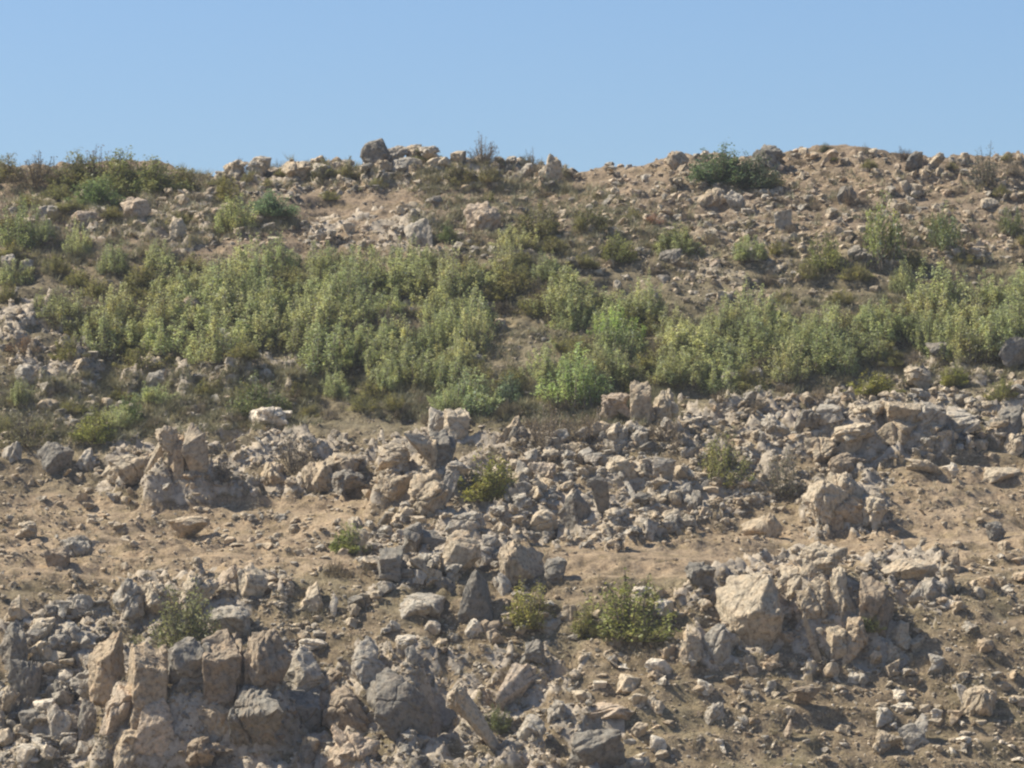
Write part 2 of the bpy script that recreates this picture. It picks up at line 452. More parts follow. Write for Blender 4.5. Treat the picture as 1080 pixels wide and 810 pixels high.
# ------------------------------------------------------------------ ground sheet
nx, ny = len(AX), len(AY)
idx = np.arange(nx * ny).reshape(ny, nx)
F = np.stack([idx[:-1, :-1], idx[:-1, 1:], idx[1:, 1:], idx[1:, :-1]], -1).reshape(-1, 4)
fx, fy = GX.ravel(), GY.ravel()
n_a = pnoise(fx * 0.10, fy * 0.14, 3.3)
tan_, red, olive, pale = np.array([0.230, 0.178, 0.117]), np.array([0.228, 0.174, 0.122]), np.array([0.170, 0.146, 0.094]), np.array([0.325, 0.245, 0.165])
wr = sstep(34, 44, fy + 6 * n_a)[:, None]
wo = (sstep(20, 25, fy + 3 * n_a) * sstep(41, 36, fy + 3 * n_a))[:, None]
wp = (sstep(8.5, 11, fy + 2.0 * n_a) * sstep(18, 15.5, fy + 2.0 * n_a))[:, None]
tc = tan_ * (1 - wr) + red * wr
tc = tc * (1 - 0.8 * wo) + olive * 0.8 * wo
wl = (sstep(0.0, 0.35, fbm(fx * 0.35, fy * 0.5, 13.0, 3)) * sstep(12, 8, fy))[:, None]
tc = tc * (1 - 0.6 * wl) + np.array([0.175, 0.148, 0.092]) * 0.6 * wl
gpx, gpy = to_picture(fx, fy, GZ.ravel())
gpx = gpx + 30 * n_a; gpy = gpy + 14 * pnoise(fx * 0.5, fy * 0.5, 23.0)
wb = (inside(gpx, gpy, [(0, 530), (120, 522), (395, 522), (380, 600), (230, 604), (0, 610)]) | inside(gpx, gpy, [(590, 612), (600, 578), (850, 562), (940, 500), (1080, 480), (1080, 585), (800, 608)])).astype(float)[:, None]
wp = np.maximum(wp * 0.5, wb)
tc = tc * (1 - 0.75 * wp) + pale * 0.75 * wp
hill = link('hillside', mesh_from('hillside', np.stack([fx, fy, GZ.ravel()], 1), F, M_SOIL, tc, True))
hill['kind'] = 'structure'
ra = hill.data.attributes.new('bedrock', 'FLOAT', 'POINT'); ra.data.foreach_set('value', RM.ravel().astype(np.float32))

# ------------------------------------------------------------------ polygons of the photograph, for the scatter
def sample(poly, n):
    P = np.array(poly, float)
    lo, hi = P.min(0), P.max(0)
    out = np.zeros((0, 2))
    while len(out) < n:
        s = rng.uniform(lo, hi, (n * 3, 2))
        out = np.concatenate([out, s[inside(s[:, 0], s[:, 1], poly)]])
    return out[:n]

LANDMARKS = []          # (px, py, phrase)
TAKEN = []              # boxes of the hand placed rocks

# ------------------------------------------------------------------ rocks set by hand: x0, y0, x1, y1 in the photograph
def place_rock(o, x0, y0, x1, y1, depth=0.85, bury=0.16, rz=0.0, tilt=(0, 0)):
    xc = (x0 + x1) / 2
    X, Y, Z, s, ok = (float(v[0]) for v in ground(xc, y1 - 1))
    w = (x1 - x0) / s; hh = (y1 - y0) / s
    d = depth * w
    h = hh / (1 - bury)
    o.location = (X, Y + d * 0.42, Z - h * bury)
    o.scale = (w * 1.04, d, h)
    o.rotation_euler = (tilt[0], tilt[1], rz)
    TAKEN.append((x0, y0, x1, y1))
    return o

seedc = [100]
def unique_rock(style, level=4, asp=1.0):
    seedc[0] += 1
    V, F = rock_shape(level, style, seedc[0], asp)
    return V, F

def rock_mesh(style, level=4, rz=0.0, asp=1.0):
    V, F = unique_rock(style, level, asp)
    if rz:
        V = rot_z(V, rz); lo, hi = V.min(0), V.max(0); V = (V - lo) / (hi - lo); V[:, :2] -= 0.5
    return mesh_from('boulder', V, F, M_ROCK)

def tint_of(t, j=0.07):
    c = np.array(TINT[t]) * rng.uniform(1 - j, 1 + j)
    return (*c, 1)

BOULDERS = [
    # x0, y0, x1, y1, style, tint, label, landmark phrase or None
    (177, 545, 221, 573, 'angular', 'buff', 'lone buff boulder with dark end on the open slope below the standing rocks', 'the lone buff boulder'),
    (63, 566, 104, 590, 'weathered', 'grey', 'broad grey boulder with a cleft at the left end of the open slope', 'the broad cleft boulder'),
    (46, 578, 74, 600, 'block', 'brown', 'brown boulder just below the broad grey cleft boulder', None),
    (13, 552, 38, 572, 'slab', 'pale tan', 'pale flat boulder at the left edge above the broad cleft boulder', None),
    (0, 632, 36, 660, 'block', 'pale tan', 'pale topped block lying over the dark hollow at the left edge', 'the pale topped block'),
    (0, 660, 30, 712, 'angular', 'dark grey', 'dark boulder under the pale topped block at the left edge', None),
    (8, 700, 42, 752, 'angular', 'dark grey', 'large dark boulder low at the left edge beside the grey rubble', 'the large dark edge boulder'),
    (75, 712, 101, 742, 'angular', 'grey', 'blue grey pointed slab in the rubble left of the tan cliff', None),
    (60, 655, 104, 690, 'weathered', 'grey', 'rough grey boulder up against the upper left of the tan cliff', None),
    (50, 745, 80, 785, 'pointed', 'grey', 'leaning grey slab low in the rubble left of the tan cliff', None),
    (82, 740, 102, 790, 'angular', 'dark grey', 'tall dark boulder touching the foot of the tan cliff', None),
    (345, 628, 356, 656, 'pointed', 'whitish', 'small pointed white boulder beside a pale block above the grey triangle', 'the small pointed white boulder'),
    (310, 618, 342, 650, 'block', 'pale tan', 'pale block just left of the small pointed white boulder', None),
    (250, 600, 284, 645, 'pointed', 'pale tan', 'pale spire shaped boulder above the tan cliff', 'the pale spire above the tan cliff'),
    (228, 598, 256, 626, 'weathered', 'pinkish tan', 'rough pinkish boulder left of the pale spire', None),
    (293, 684, 341, 738, 'pointed', 'grey', 'smooth grey triangle shaped boulder right of the tan cliff', 'the smooth grey triangle'),
    (300, 728, 346, 776, 'block', 'dark grey', 'dark block right under the smooth grey triangle', None),
    (314, 676, 344, 692, 'slab', 'whitish', 'white flat boulder lying on the shoulder of the grey triangle', None),
    (370, 676, 411, 732, 'pointed', 'grey', 'upright grey boulder with rounded tip above the hollowed boulder', 'the upright grey boulder'),
    (393, 708, 458, 782, 'angular', 'dark grey', 'great dark boulder with a hollow tan face near the bottom centre', 'the great hollowed boulder'),
    (340, 726, 394, 772, 'angular', 'brown', 'brown boulder leaning on the great hollowed boulder from the left', None),
    (345, 765, 400, 812, 'weathered', 'pinkish tan', 'pinkish rough boulder below the great hollowed boulder', None),
    (417, 671, 444, 690, 'slab', 'whitish', 'white capped stone on its own above the great hollowed boulder', 'the white capped stone'),
    (476, 726, 541, 812, 'weathered', 'pale tan', 'pale bulging boulder beside the black shadow at the bottom centre', 'the pale bulging boulder'),
    (519, 704, 575, 752, 'weathered', 'pinkish tan', 'pinkish rounded boulder above the pale bulging one', 'the pinkish rounded boulder'),
    (547, 676, 575, 706, 'block', 'dark grey', 'almost black cube shaped boulder on top of the pinkish rounded one', None),
    (577, 746, 614, 776, 'weathered', 'grey', 'grey boulder right of the pale bulging one', None),
    (596, 772, 660, 814, 'angular', 'dark grey', 'big dark boulder cut by the bottom edge', 'the big dark bottom boulder'),
    (540, 758, 575, 792, 'angular', 'grey', 'grey broken boulder squeezed between the pale bulging one and its neighbour', None),
    (483, 602, 524, 660, 'pointed', 'dark grey', 'upright boulder with dark right flank above the white capped stone', 'the upright dark flanked boulder'),
    (406, 628, 471, 664, 'slab', 'grey', 'long low slab with dark front in the middle of the lower slope', 'the long low slab'),
    (527, 571, 592, 622, 'block', 'buff', 'big square buff boulder with flat pale top beside the bench', 'the big square buff boulder'),
    (572, 590, 596, 622, 'angular', 'dark grey', 'dark boulder tucked against the right of the square buff boulder', None),
    (465, 568, 508, 611, 'angular', 'buff', 'buff boulder with a bright left flank, left of the square boulder', None),
    (423, 552, 470, 583, 'angular', 'dark grey', 'dark slanting boulder above the long low slab', None),
    (470, 542, 510, 570, 'angular', 'grey', 'grey boulder above the buff boulder with a bright flank', None),
    (397, 576, 428, 620, 'block', 'dark grey', 'dark upright block at the left of the central rock pile', 'the dark upright block'),
    (436, 590, 466, 612, 'weathered', 'grey', 'rough grey boulder between the dark upright block and the square boulder', None),
    (490, 655, 510, 677, 'weathered', 'whitish', 'pale round stone at the foot of the upright dark flanked boulder', None),
    (682, 696, 716, 716, 'angular', 'whitish', 'white sharp stone on the soil below the round green shrub', 'the white sharp stone'),
    (646, 712, 680, 735, 'slab', 'pale tan', 'pale flat boulder down and left of the white sharp stone', None),
    (612, 745, 672, 775, 'slab', 'pinkish tan', 'pinkish low ledge boulder above the bottom edge', None),
    (758, 604, 826, 690, 'faceted', 'pale tan', 'great faceted boulder with bright top and dark underside', 'the great faceted boulder'),
    (735, 660, 782, 708, 'angular', 'grey', 'grey boulder leaning at the lower left of the great faceted boulder', None),
    (716, 665, 738, 702, 'angular', 'buff', 'buff boulder next left of the grey leaning one', None),
    (722, 596, 756, 622, 'weathered', 'dark grey', 'dark squat boulder on the bench edge left of the faceted boulder', None),
    (842, 572, 895, 612, 'weathered', 'pale tan', 'deeply weathered pale boulder topping the split outcrop', 'the weathered pale boulder'),
    (822, 602, 854, 636, 'weathered', 'pale tan', 'rough pale boulder between the faceted boulder and the split outcrop', None),
    (933, 590, 992, 622, 'slab', 'pale tan', 'broad pale slab right of the weathered pale boulder', 'the broad pale slab'),
    (958, 612, 998, 640, 'angular', 'grey', 'grey boulder with long dark shadow below the broad pale slab', None),
    (996, 578, 1014, 605, 'pointed', 'buff', 'pointed buff stone on the bench above the broad pale slab', None),
    (936, 658, 962, 690, 'pointed', 'pale tan', 'pale tent shaped boulder right of the split outcrop', 'the pale tent shaped boulder'),
    (958, 670, 980, 690, 'angular', 'buff', 'buff stone touching the pale tent shaped boulder', None),
    (930, 680, 952, 706, 'weathered', 'pale tan', 'pale cracked stone just below the tent shaped boulder', None),
    (976, 692, 996, 716, 'slab', 'grey', 'tilted grey flake right of the tent shaped boulder', None),
    (830, 725, 868, 756, 'angular', 'brown', 'brown boulder with shaded front below the split outcrop', 'the brown shaded boulder'),
    (1010, 724, 1054, 764, 'weathered', 'buff', 'round topped boulder with a dark shadow near the lower right corner', 'the round topped boulder'),
    (948, 757, 984, 794, 'pointed', 'grey', 'grey wedge shaped boulder near the bottom right', 'the grey wedge'),
    (918, 772, 950, 800, 'angular', 'buff', 'buff boulder leaning on the grey wedge', None),
    (936, 728, 958, 747, 'angular', 'whitish', 'upper of two white stones above the grey wedge', None),
    (938, 744, 964, 758, 'slab', 'whitish', 'lower of two white stones above the grey wedge', None),
    (893, 708, 908, 722, 'block', 'whitish', 'small square white stone at the foot of the split outcrop', None),
    (818, 760, 834, 790, 'pointed', 'pinkish tan', 'narrow pinkish stone below the brown shaded boulder', None),
    (742, 742, 766, 766, 'weathered', 'grey', 'speckled grey boulder on the lower slope below the faceted boulder', 'the speckled grey boulder'),
    # middle belt
    (107, 486, 150, 518, 'angular', 'pale tan', 'pale wedge of rock in front of the standing rocks', 'the pale wedge'),
    (36, 466, 76, 504, 'angular', 'dark grey', 'dark triangular boulder at the left of the middle belt', 'the dark triangular boulder'),
    (74, 474, 100, 500, 'angular', 'grey', 'grey boulder just right of the dark triangular boulder', None),
    (0, 470, 22, 495, 'weathered', 'grey', 'grey boulder at the left edge below the olive scrub', None),
    (253, 430, 307, 456, 'weathered', 'whitish', 'bright knobbly boulder on the brow left of centre', 'the bright knobbly boulder'),
    (12, 386, 38, 412, 'angular', 'grey', 'blue grey boulder among dry brush at the left edge', 'the blue grey edge boulder'),
    (33, 422, 60, 440, 'angular', 'buff', 'low buff boulder in olive scrub near the left edge', None),
    (228, 346, 245, 374, 'weathered', 'whitish', 'white upright stone among the green shrubs', 'the white upright stone'),
    (184, 312, 216, 340, 'weathered', 'pinkish tan', 'pink boulder poking out of the green shrubs', 'the pink boulder in the shrubs'),
    (150, 392, 176, 414, 'angular', 'grey', 'grey boulder beneath the shadow of the green shrubs', None),
    (450, 431, 470, 466, 'block', 'grey', 'narrow grey boulder, left one of a standing pair', None),
    (466, 432, 497, 466, 'block', 'pale tan', 'pale square boulder, right one of a standing pair', 'the standing pair of boulders'),
    (520, 440, 552, 470, 'angular', 'buff', 'buff boulder in brown brush right of the standing pair', None),
    (588, 518, 622, 562, 'pointed', 'dark grey', 'black triangular boulder in the grey scree, left one of two', 'the black triangular boulder'),
    (616, 508, 642, 560, 'pointed', 'dark grey', 'black upright boulder in the grey scree, right one of two', None),
    (556, 538, 590, 568, 'angular', 'pale tan', 'pale boulder at the lower left of the grey scree', 'the pale boulder below the scree'),
    (633, 415, 668, 448, 'weathered', 'pinkish tan', 'left one of three tan boulders below the shrub band', None),
    (664, 402, 690, 446, 'block', 'buff', 'middle and tallest of three tan boulders below the shrub band', 'the three tan boulders'),
    (684, 410, 716, 448, 'weathered', 'pale tan', 'right one of three tan boulders below the shrub band', None),
    (656, 508, 684, 536, 'angular', 'grey', 'grey boulder right of the black upright one in the scree', None),
    (690, 486, 716, 520, 'weathered', 'grey', 'rough grey boulder at the right rim of the scree', 'the rough boulder on the scree rim'),
    (640, 482, 672, 506, 'angular', 'pale tan', 'pale tilted boulder high in the grey scree', None),
    (556, 488, 586, 512, 'slab', 'pinkish tan', 'pinkish flat boulder high in the grey scree', None),
    (1058, 458, 1082, 484, 'weathered', 'pale tan', 'pale knobbly boulder at the right edge under the ledge', 'the pale knobbly edge boulder'),
    (1028, 354, 1062, 384, 'angular', 'buff', 'large buff boulder under the shrubs near the right edge', 'the large buff edge boulder'),
    (1050, 356, 1084, 394, 'angular', 'dark grey', 'dark boulder at the right edge under the shrubs', None),
    (957, 386, 988, 415, 'weathered', 'pale tan', 'pale round boulder above the ledge', 'the pale round boulder above the ledge'),
    (978, 360, 1006, 384, 'angular', 'dark grey', 'dark hollow boulder above the pale round one', None),
    (758, 392, 786, 414, 'angular', 'grey', 'grey boulder at the lower rim of the shrub band', None),
    (784, 388, 806, 410, 'weathered', 'grey', 'rough grey boulder next to the one at the shrub rim', None),
    (956, 486, 998, 506, 'weathered', 'pale tan', 'pale cracked boulder on the sloping soil below the ledge', 'the pale cracked boulder'),
    (992, 490, 1012, 508, 'pointed', 'whitish', 'white pointed stone right of the pale cracked boulder', None),
    (1038, 492, 1080, 516, 'slab', 'pale tan', 'pale low slab on the soil at the right edge', None),
    (1040, 550, 1064, 572, 'weathered', 'dark grey', 'dark mound of rock on the soil near the right edge', None),
    (784, 542, 826, 568, 'weathered', 'buff', 'buff low boulder left of the pale folded outcrop', None),
    # upper slope and ridge
    (127, 208, 158, 234, 'angular', 'pinkish tan', 'big pink wedge shaped boulder under the dark ridge bushes', 'the big pink wedge'),
    (70, 222, 104, 242, 'slab', 'pinkish tan', 'flat pink boulder left of the pink wedge', None),
    (38, 218, 62, 238, 'angular', 'grey', 'grey boulder furthest left in the upper rock row', None),
    (178, 230, 196, 258, 'angular', 'pale tan', 'pale boulder down and right of the pink wedge', None),
    (192, 246, 220, 264, 'block', 'dark grey', 'dark boulder above the shrub band on the left', None),
    (0, 268, 16, 296, 'weathered', 'grey', 'pale grey boulder at the left edge above the shrubs', None),
    (18, 276, 36, 298, 'weathered', 'grey', 'rounded grey boulder near the left edge above the shrubs', 'the rounded grey upper boulder'),
    (379, 146, 412, 180, 'angular', 'dark grey', 'tall dark faced rock knob on the skyline', 'the dark rock knob on the skyline'),
    (487, 212, 528, 246, 'weathered', 'pinkish tan', 'large pink boulder with slanting face below the ridge', 'the large pink slanting boulder'),
    (426, 231, 458, 262, 'angular', 'grey', 'grey boulder with dark underside left of the pink slanting one', 'the grey boulder with dark underside'),
    (448, 206, 466, 222, 'weathered', 'dark grey', 'dark stone on the red bench above the grey boulder', None),
    (567, 162, 594, 196, 'weathered', 'pale tan', 'pale upright boulder on the skyline right of centre', 'the pale upright skyline boulder'),
    (543, 172, 562, 190, 'angular', 'grey', 'grey stone left of the pale upright skyline boulder', None),
    (696, 264, 724, 286, 'angular', 'dark grey', 'dark boulder on bare soil above the shrub band', 'the dark boulder on bare soil'),
    (732, 198, 770, 224, 'weathered', 'buff', 'buff boulder below the dark dome shaped bush', None),
    (764, 202, 786, 226, 'pointed', 'grey', 'grey pointed boulder below the dark dome shaped bush', None),
    (786, 151, 828, 180, 'weathered', 'dark grey', 'dark rounded boulder on the skyline behind the dome shaped bush', None),
    (895, 258, 932, 285, 'weathered', 'dark grey', 'dark boulder at the foot of the pale green tree', 'the dark boulder under the tree'),
    (700, 158, 728, 180, 'angular', 'buff', 'buff boulder on the skyline left of the dome shaped bush', None),
    (952, 160, 974, 184, 'angular', 'dark grey', 'dark stone on the skyline, left one of two at the right', None),
    (974, 162, 998, 180, 'weathered', 'pale tan', 'pale stone on the skyline, right one of two at the right', 'the pale stone on the right skyline'),
    (860, 158, 884, 178, 'angular', 'pinkish tan', 'pinkish stone under a small shrub on the highest skyline', 'the pinkish skyline stone'),
    (816, 224, 838, 246, 'block', 'grey', 'grey square stone in the middle of the upper right slope', 'the grey square upper stone'),
    (784, 262, 812, 280, 'block', 'grey', 'grey flat faced stone lower on the upper right slope', None),
    (884, 196, 905, 216, 'angular', 'dark grey', 'dark stone left of the pale green tree', None),
    (1034, 210, 1054, 226, 'angular', 'pale tan', 'pale stone below the ridge shrub at the right', None),
]

n_b = 0
for x0, y0, x1, y1, style, tint, label, phrase in BOULDERS:
    o = link('boulder', rock_mesh(style, 5 if x1 - x0 > 34 else 4, asp=(y1 - y0) / (x1 - x0) * 1.2))
    place_rock(o, x0, y0, x1, y1, depth=rng.uniform(0.7, 1.0), rz=rng.uniform(-0.25, 0.25), tilt=(rng.uniform(-.06, .06), rng.uniform(-.08, .08)))
    o.color = tint_of(tint)
    tag(o, label, 'boulder')
    n_b += 1
    if phrase: LANDMARKS.append(((x0 + x1) / 2, (y0 + y1) / 2, phrase))

# ------------------------------------------------------------------ outcrops: bedrock in several blocks
OUTCROPS = [
    ('tan cliff of tall blocks capped by an olive shrub near the bottom left', 'the tan cliff', [
        (118, 612, 152, 662, 'weathered', 'grey'), (146, 616, 190, 664, 'weathered', 'pale tan'), (186, 608, 232, 660, 'weathered', 'pale tan'),
        (226, 640, 268, 684, 'slab', 'grey'), (98, 670, 134, 748, 'block', 'ochre'), (126, 682, 176, 776, 'block', 'ochre'),
        (96, 724, 146, 796, 'angular', 'pinkish tan'), (138, 712, 204, 796, 'angular', 'pinkish tan'), (166, 674, 232, 742, 'angular', 'dark grey'),
        (176, 716, 254, 806, 'weathered', 'ochre'), (212, 668, 276, 760, 'block', 'brown'), (240, 726, 308, 814, 'angular', 'dark grey'),  # brown and dark grey tints paint shade onto the cliff's right half
        (258, 668, 306, 748, 'block', 'brown'), (120, 768, 172, 816, 'angular', 'buff'), (196, 780, 246, 818, 'weathered', 'brown')]),
    ('row of upright weathered standing rocks left of a dry grey shrub', 'the standing rocks', [
        (150, 452, 186, 500, 'weathered', 'pale tan'), (174, 462, 196, 512, 'block', 'ochre'), (192, 447, 222, 516, 'pointed', 'buff'),
        (140, 478, 168, 500, 'weathered', 'buff'), (186, 500, 220, 520, 'weathered', 'ochre')]),
    ('low rock ledge with a dark cavity under the grey shrub', 'the ledge with a dark cavity', [
        (310, 486, 350, 524, 'weathered', 'buff'), (336, 478, 382, 506, 'slab', 'buff'), (344, 496, 384, 528, 'weathered', 'dark grey'), (272, 488, 304, 520, 'weathered', 'buff')]),
    ('tall pale speckled outcrop below the standing pair of boulders', 'the pale speckled outcrop', [
        (452, 456, 482, 496, 'block', 'dark grey'), (394, 466, 432, 505, 'weathered', 'pale tan'), (424, 458, 460, 512, 'weathered', 'pale tan'),
        (430, 496, 474, 550, 'weathered', 'buff'), (402, 500, 440, 536, 'weathered', 'buff'), (462, 490, 492, 545, 'weathered', 'grey')]),
    ('pale folded outcrop sloping down to the bare bench', 'the pale folded outcrop', [
        (850, 508, 892, 560, 'weathered', 'pale tan'), (872, 500, 916, 548, 'weathered', 'pale tan'), (896, 524, 936, 562, 'weathered', 'pale tan'), (872, 538, 892, 562, 'block', 'ochre')]),
    ('long overhanging ledge with a dark shadow line below it', 'the overhanging ledge', [
        (848, 462, 890, 492, 'weathered', 'buff'), (872, 448, 924, 492, 'weathered', 'pale tan'), (912, 446, 966, 478, 'slab', 'buff'), (874, 478, 914, 506, 'weathered', 'brown')]),
    ('line of jointed grey blocks with dark squared fronts on the right', 'the jointed grey blocks', [
        (862, 430, 900, 456, 'block', 'grey'), (896, 426, 934, 450, 'weathered', 'pale tan'), (930, 424, 970, 452, 'block', 'buff'), (964, 424, 1000, 456, 'block', 'grey'),
        (998, 428, 1036, 460, 'block', 'grey'), (1042, 428, 1080, 464, 'block', 'dark grey'), (802, 436, 844, 462, 'angular', 'grey'), (838, 432, 868, 458, 'weathered', 'dark grey')]),
    ('split outcrop of upright brown fronted blocks under the weathered pale boulder', 'the split outcrop', [
        (836, 614, 880, 668, 'weathered', 'buff'), (876, 604, 906, 664, 'weathered', 'pale tan'), (902, 612, 942, 680, 'block', 'brown'),
        (862, 662, 892, 702, 'block', 'buff'), (886, 650, 914, 704, 'block', 'ochre'), (844, 656, 868, 712, 'pointed', 'buff')]),
    ('outcrop of broken pale rock along the skyline left of centre', 'the broken skyline outcrop', [
        (404, 154, 430, 176, 'weathered', 'grey'), (426, 152, 446, 172, 'angular', 'buff'), (442, 154, 472, 174, 'weathered', 'grey'), (414, 166, 444, 184, 'angular', 'grey'), (470, 158, 490, 176, 'block', 'buff'), (528, 166, 546, 182, 'weathered', 'grey'), (392, 168, 412, 184, 'weathered', 'buff'), (452, 168, 478, 184, 'angular', 'pale tan')]),
    ('low rock outcrop on the skyline left of the red bench', 'the low skyline outcrop', [
        (236, 172, 262, 192, 'weathered', 'pale tan'), (258, 164, 286, 186, 'weathered', 'grey'), (298, 170, 330, 190, 'weathered', 'buff'), (328, 172, 350, 192, 'angular', 'grey')]),
]
for label, phrase, blocks in OUTCROPS:
    xs = [(b[0] + b[2]) / 2 for b in blocks]; ys = [(b[1] + b[3]) / 2 for b in blocks]
    cx, cy = sum(xs) / len(xs), max(b[3] for b in blocks)
    X, Y, Z, s, ok = (float(v[0]) for v in ground(cx, cy))
    root = link('rock_outcrop', None); root.location = (X, Y, Z)
    tag(root, label, 'outcrop')
    if phrase in ('the pale folded outcrop',):
        bx0, by0, bx1, by1 = min(b[0] for b in blocks), min(b[1] for b in blocks), max(b[2] for b in blocks), max(b[3] for b in blocks)
        blocks = [(bx0 + 10, by0 + 0.12 * (by1 - by0), bx1 - 10, by1 - 0.1 * (by1 - by0), 'weathered', blocks[-1][5])] + blocks
    for (x0, y0, x1, y1, style, tint) in blocks:
        b = link('rock_block', rock_mesh(style, 5 if x1 - x0 > 40 else 4, asp=(y1 - y0) / (x1 - x0) * 1.15))
        place_rock(b, x0, y0, x1, y1, depth=rng.uniform(0.85, 1.2) if x1 - x0 < 70 else 0.5, bury=0.12, rz=rng.uniform(-0.3, 0.3), tilt=(rng.uniform(-.05, .05), rng.uniform(-.1, .1)))
        if x1 - x0 >= 70:
            b.location[1] += 0.16 * (x1 - x0) / s; b.location[2] -= 0.10 * (y1 - y0) / s
        b.location = (b.location[0] - X, b.location[1] - Y, b.location[2] - Z)
        b.parent = root
        b.color = tint_of(tint)
    LANDMARKS.append((cx, sum(ys) / len(ys), phrase))

# ------------------------------------------------------------------ scattered rocks; the largest become boulders of their own
ZONES = [  # polygon, how many, smallest and largest width in pixels, power, tints
    ([(540, 470), (720, 455), (735, 560), (640, 582), (555, 572), (515, 520)], 884, 5, 24, 2.0, 'gggpbpk'),
    ([(720, 430), (860, 420), (1080, 410), (1080, 470), (960, 482), (860, 520), (720, 560)], 714, 4, 20, 2.2, 'ggpbbo'),
    ([(560, 610), (740, 630), (1080, 575), (1080, 810), (560, 810)], 1250, 3.5, 22, 2.6, 'ppgbbwo'),
    ([(0, 640), (110, 640), (100, 800), (0, 810)], 561, 5, 30, 2.0, 'gggpkw'),
    ([(340, 650), (480, 560), (560, 600), (570, 810), (320, 810), (300, 700)], 646, 4, 24, 2.3, 'ggpbkn'),
    ([(370, 560), (500, 500), (540, 560), (520, 600), (400, 640)], 289, 5, 24, 2.0, 'ggpbk'),
    ([(200, 610), (340, 600), (400, 640), (330, 700), (260, 660)], 187, 4, 18, 2.2, 'ppbg'),
    ([(0, 500), (110, 470), (240, 450), (420, 470), (470, 560), (380, 590), (0, 560)], 714, 3, 15, 2.6, 'ppbbg'),
    ([(0, 545), (400, 540), (400, 620), (0, 640)], 330, 2.5, 15, 3.0, 'ppbbg'),
    ([(0, 215), (60, 212), (210, 200), (330, 240), (420, 240), (430, 268), (230, 262), (100, 250), (0, 262)], 510, 3.5, 16, 2.2, 'ppgbi'),
    ([(0, 310), (100, 325), (110, 420), (250, 375), (330, 390), (330, 430), (200, 450), (0, 470)], 714, 3.5, 17, 2.3, 'ggpbk'),
    ([(225, 178), (400, 168), (520, 170), (620, 180), (600, 205), (440, 205), (225, 215)], 561, 3, 14, 2.3, 'ppgbk'),
    ([(620, 176), (720, 165), (870, 160), (1080, 168), (1080, 212), (640, 212)], 816, 3, 14, 2.4, 'ppgbi'),
    ([(620, 205), (900, 205), (1080, 205), (1080, 280), (900, 285), (735, 330), (660, 270)], 1530, 2.5, 14, 2.6, 'ppgbbi'),
    ([(420, 210), (640, 215), (700, 300), (560, 290), (420, 268)], 442, 3, 15, 2.3, 'ppgbk'),
    ([(740, 490), (950, 480), (1080, 480), (1080, 575), (850, 590), (700, 575)], 400, 2.5, 13, 2.8, 'ppbbo'),
    ([(60, 300), (560, 280), (720, 300), (720, 400), (560, 420), (340, 400), (100, 380)], 442, 3, 13, 2.2, 'ggpb'),
    ([(720, 310), (1080, 290), (1080, 410), (720, 420)], 289, 3, 12, 2.2, 'gpb'),
]
CODE = dict(g='grey', p='pale tan', b='buff', k='dark grey', w='whitish', o='ochre', n='brown', i='pinkish tan')
S = []
for poly, n, a, b, pw, tints in ZONES:
    pts = sample(poly, n)
    sz = a + (b - a) * rng.uniform(0, 1, n) ** (pw + 0.6)
    tt = [CODE[tints[i]] for i in rng.integers(0, len(tints), n)]
    for (x, y), s_, t_ in zip(pts, sz, tt): S.append((x, y, s_, t_))
# clumping: stones keep to patches
px = np.array([q[0] for q in S]); py = np.array([q[1] for q in S])
keep = pnoise(px * 0.022, py * 0.035, 8.8) + 0.25 * rng.normal(size=len(S)) > -0.34
HOLLOW = [(446, 704), (482, 700), (486, 800), (450, 806)]
hol = inside(px, py, HOLLOW)
S = [q for q, k, h_ in zip(S, keep, hol) if k and not h_]
def on_taken(x, y):
    return any(a - 1 < x < c + 1 and b + 2 < y < d - 1 for a, b, c, d in TAKEN)
S = [q for q in S if not on_taken(q[0], q[1])]
S.sort(key=lambda q: -q[2])
MAXB = 300
single = S[:MAXB - n_b]
rest = S[MAXB - n_b:]

STY = ['angular', 'angular', 'block', 'weathered', 'slab', 'pointed', 'angular', 'weathered']
LIB = []
for k in range(28):
    st = STY[k % len(STY)]
    LIB.append((st, rock_mesh(st, 3)))

def direction(dx, dy):
    a = math.degrees(math.atan2(-dy, dx)) % 360
    return ['to the right of', 'up and right from', 'directly above', 'up and left from', 'to the left of', 'down and left from', 'directly below', 'down and right from'][int(((a + 22.5) % 360) // 45)]

ORD = ['first', 'second', 'third', 'fourth', 'fifth', 'sixth', 'seventh', 'eighth', 'ninth', 'tenth', 'eleventh', 'twelfth', 'thirteenth', 'fourteenth', 'fifteenth']
def landmark_labels(items, noun_of, landmarks):
    """items: (px, py, describing words); returns labels that single each one out by the landmark next to it and its order outwards"""
    keys = []
    for (x, y, words_) in items:
        best = min(landmarks, key=lambda m: (m[0] - x) ** 2 + ((m[1] - y) * 1.3) ** 2)
        d = math.hypot(best[0] - x, best[1] - y)
        keys.append((words_, direction(x - best[0], y - best[1]), best[2], d))
    fam = {}
    for i, k in enumerate(keys): fam.setdefault(k[:3], []).append((k[3], i))
    out = [None] * len(items)
    for (w, dr, ph), rows in fam.items():
        rows.sort()
        for r_, (d, i) in enumerate(rows):
            out[i] = f"{w} {dr} {ph}" if len(rows) == 1 else f"{ORD[min(r_, 14)]} {w} {dr} {ph}"
    return out

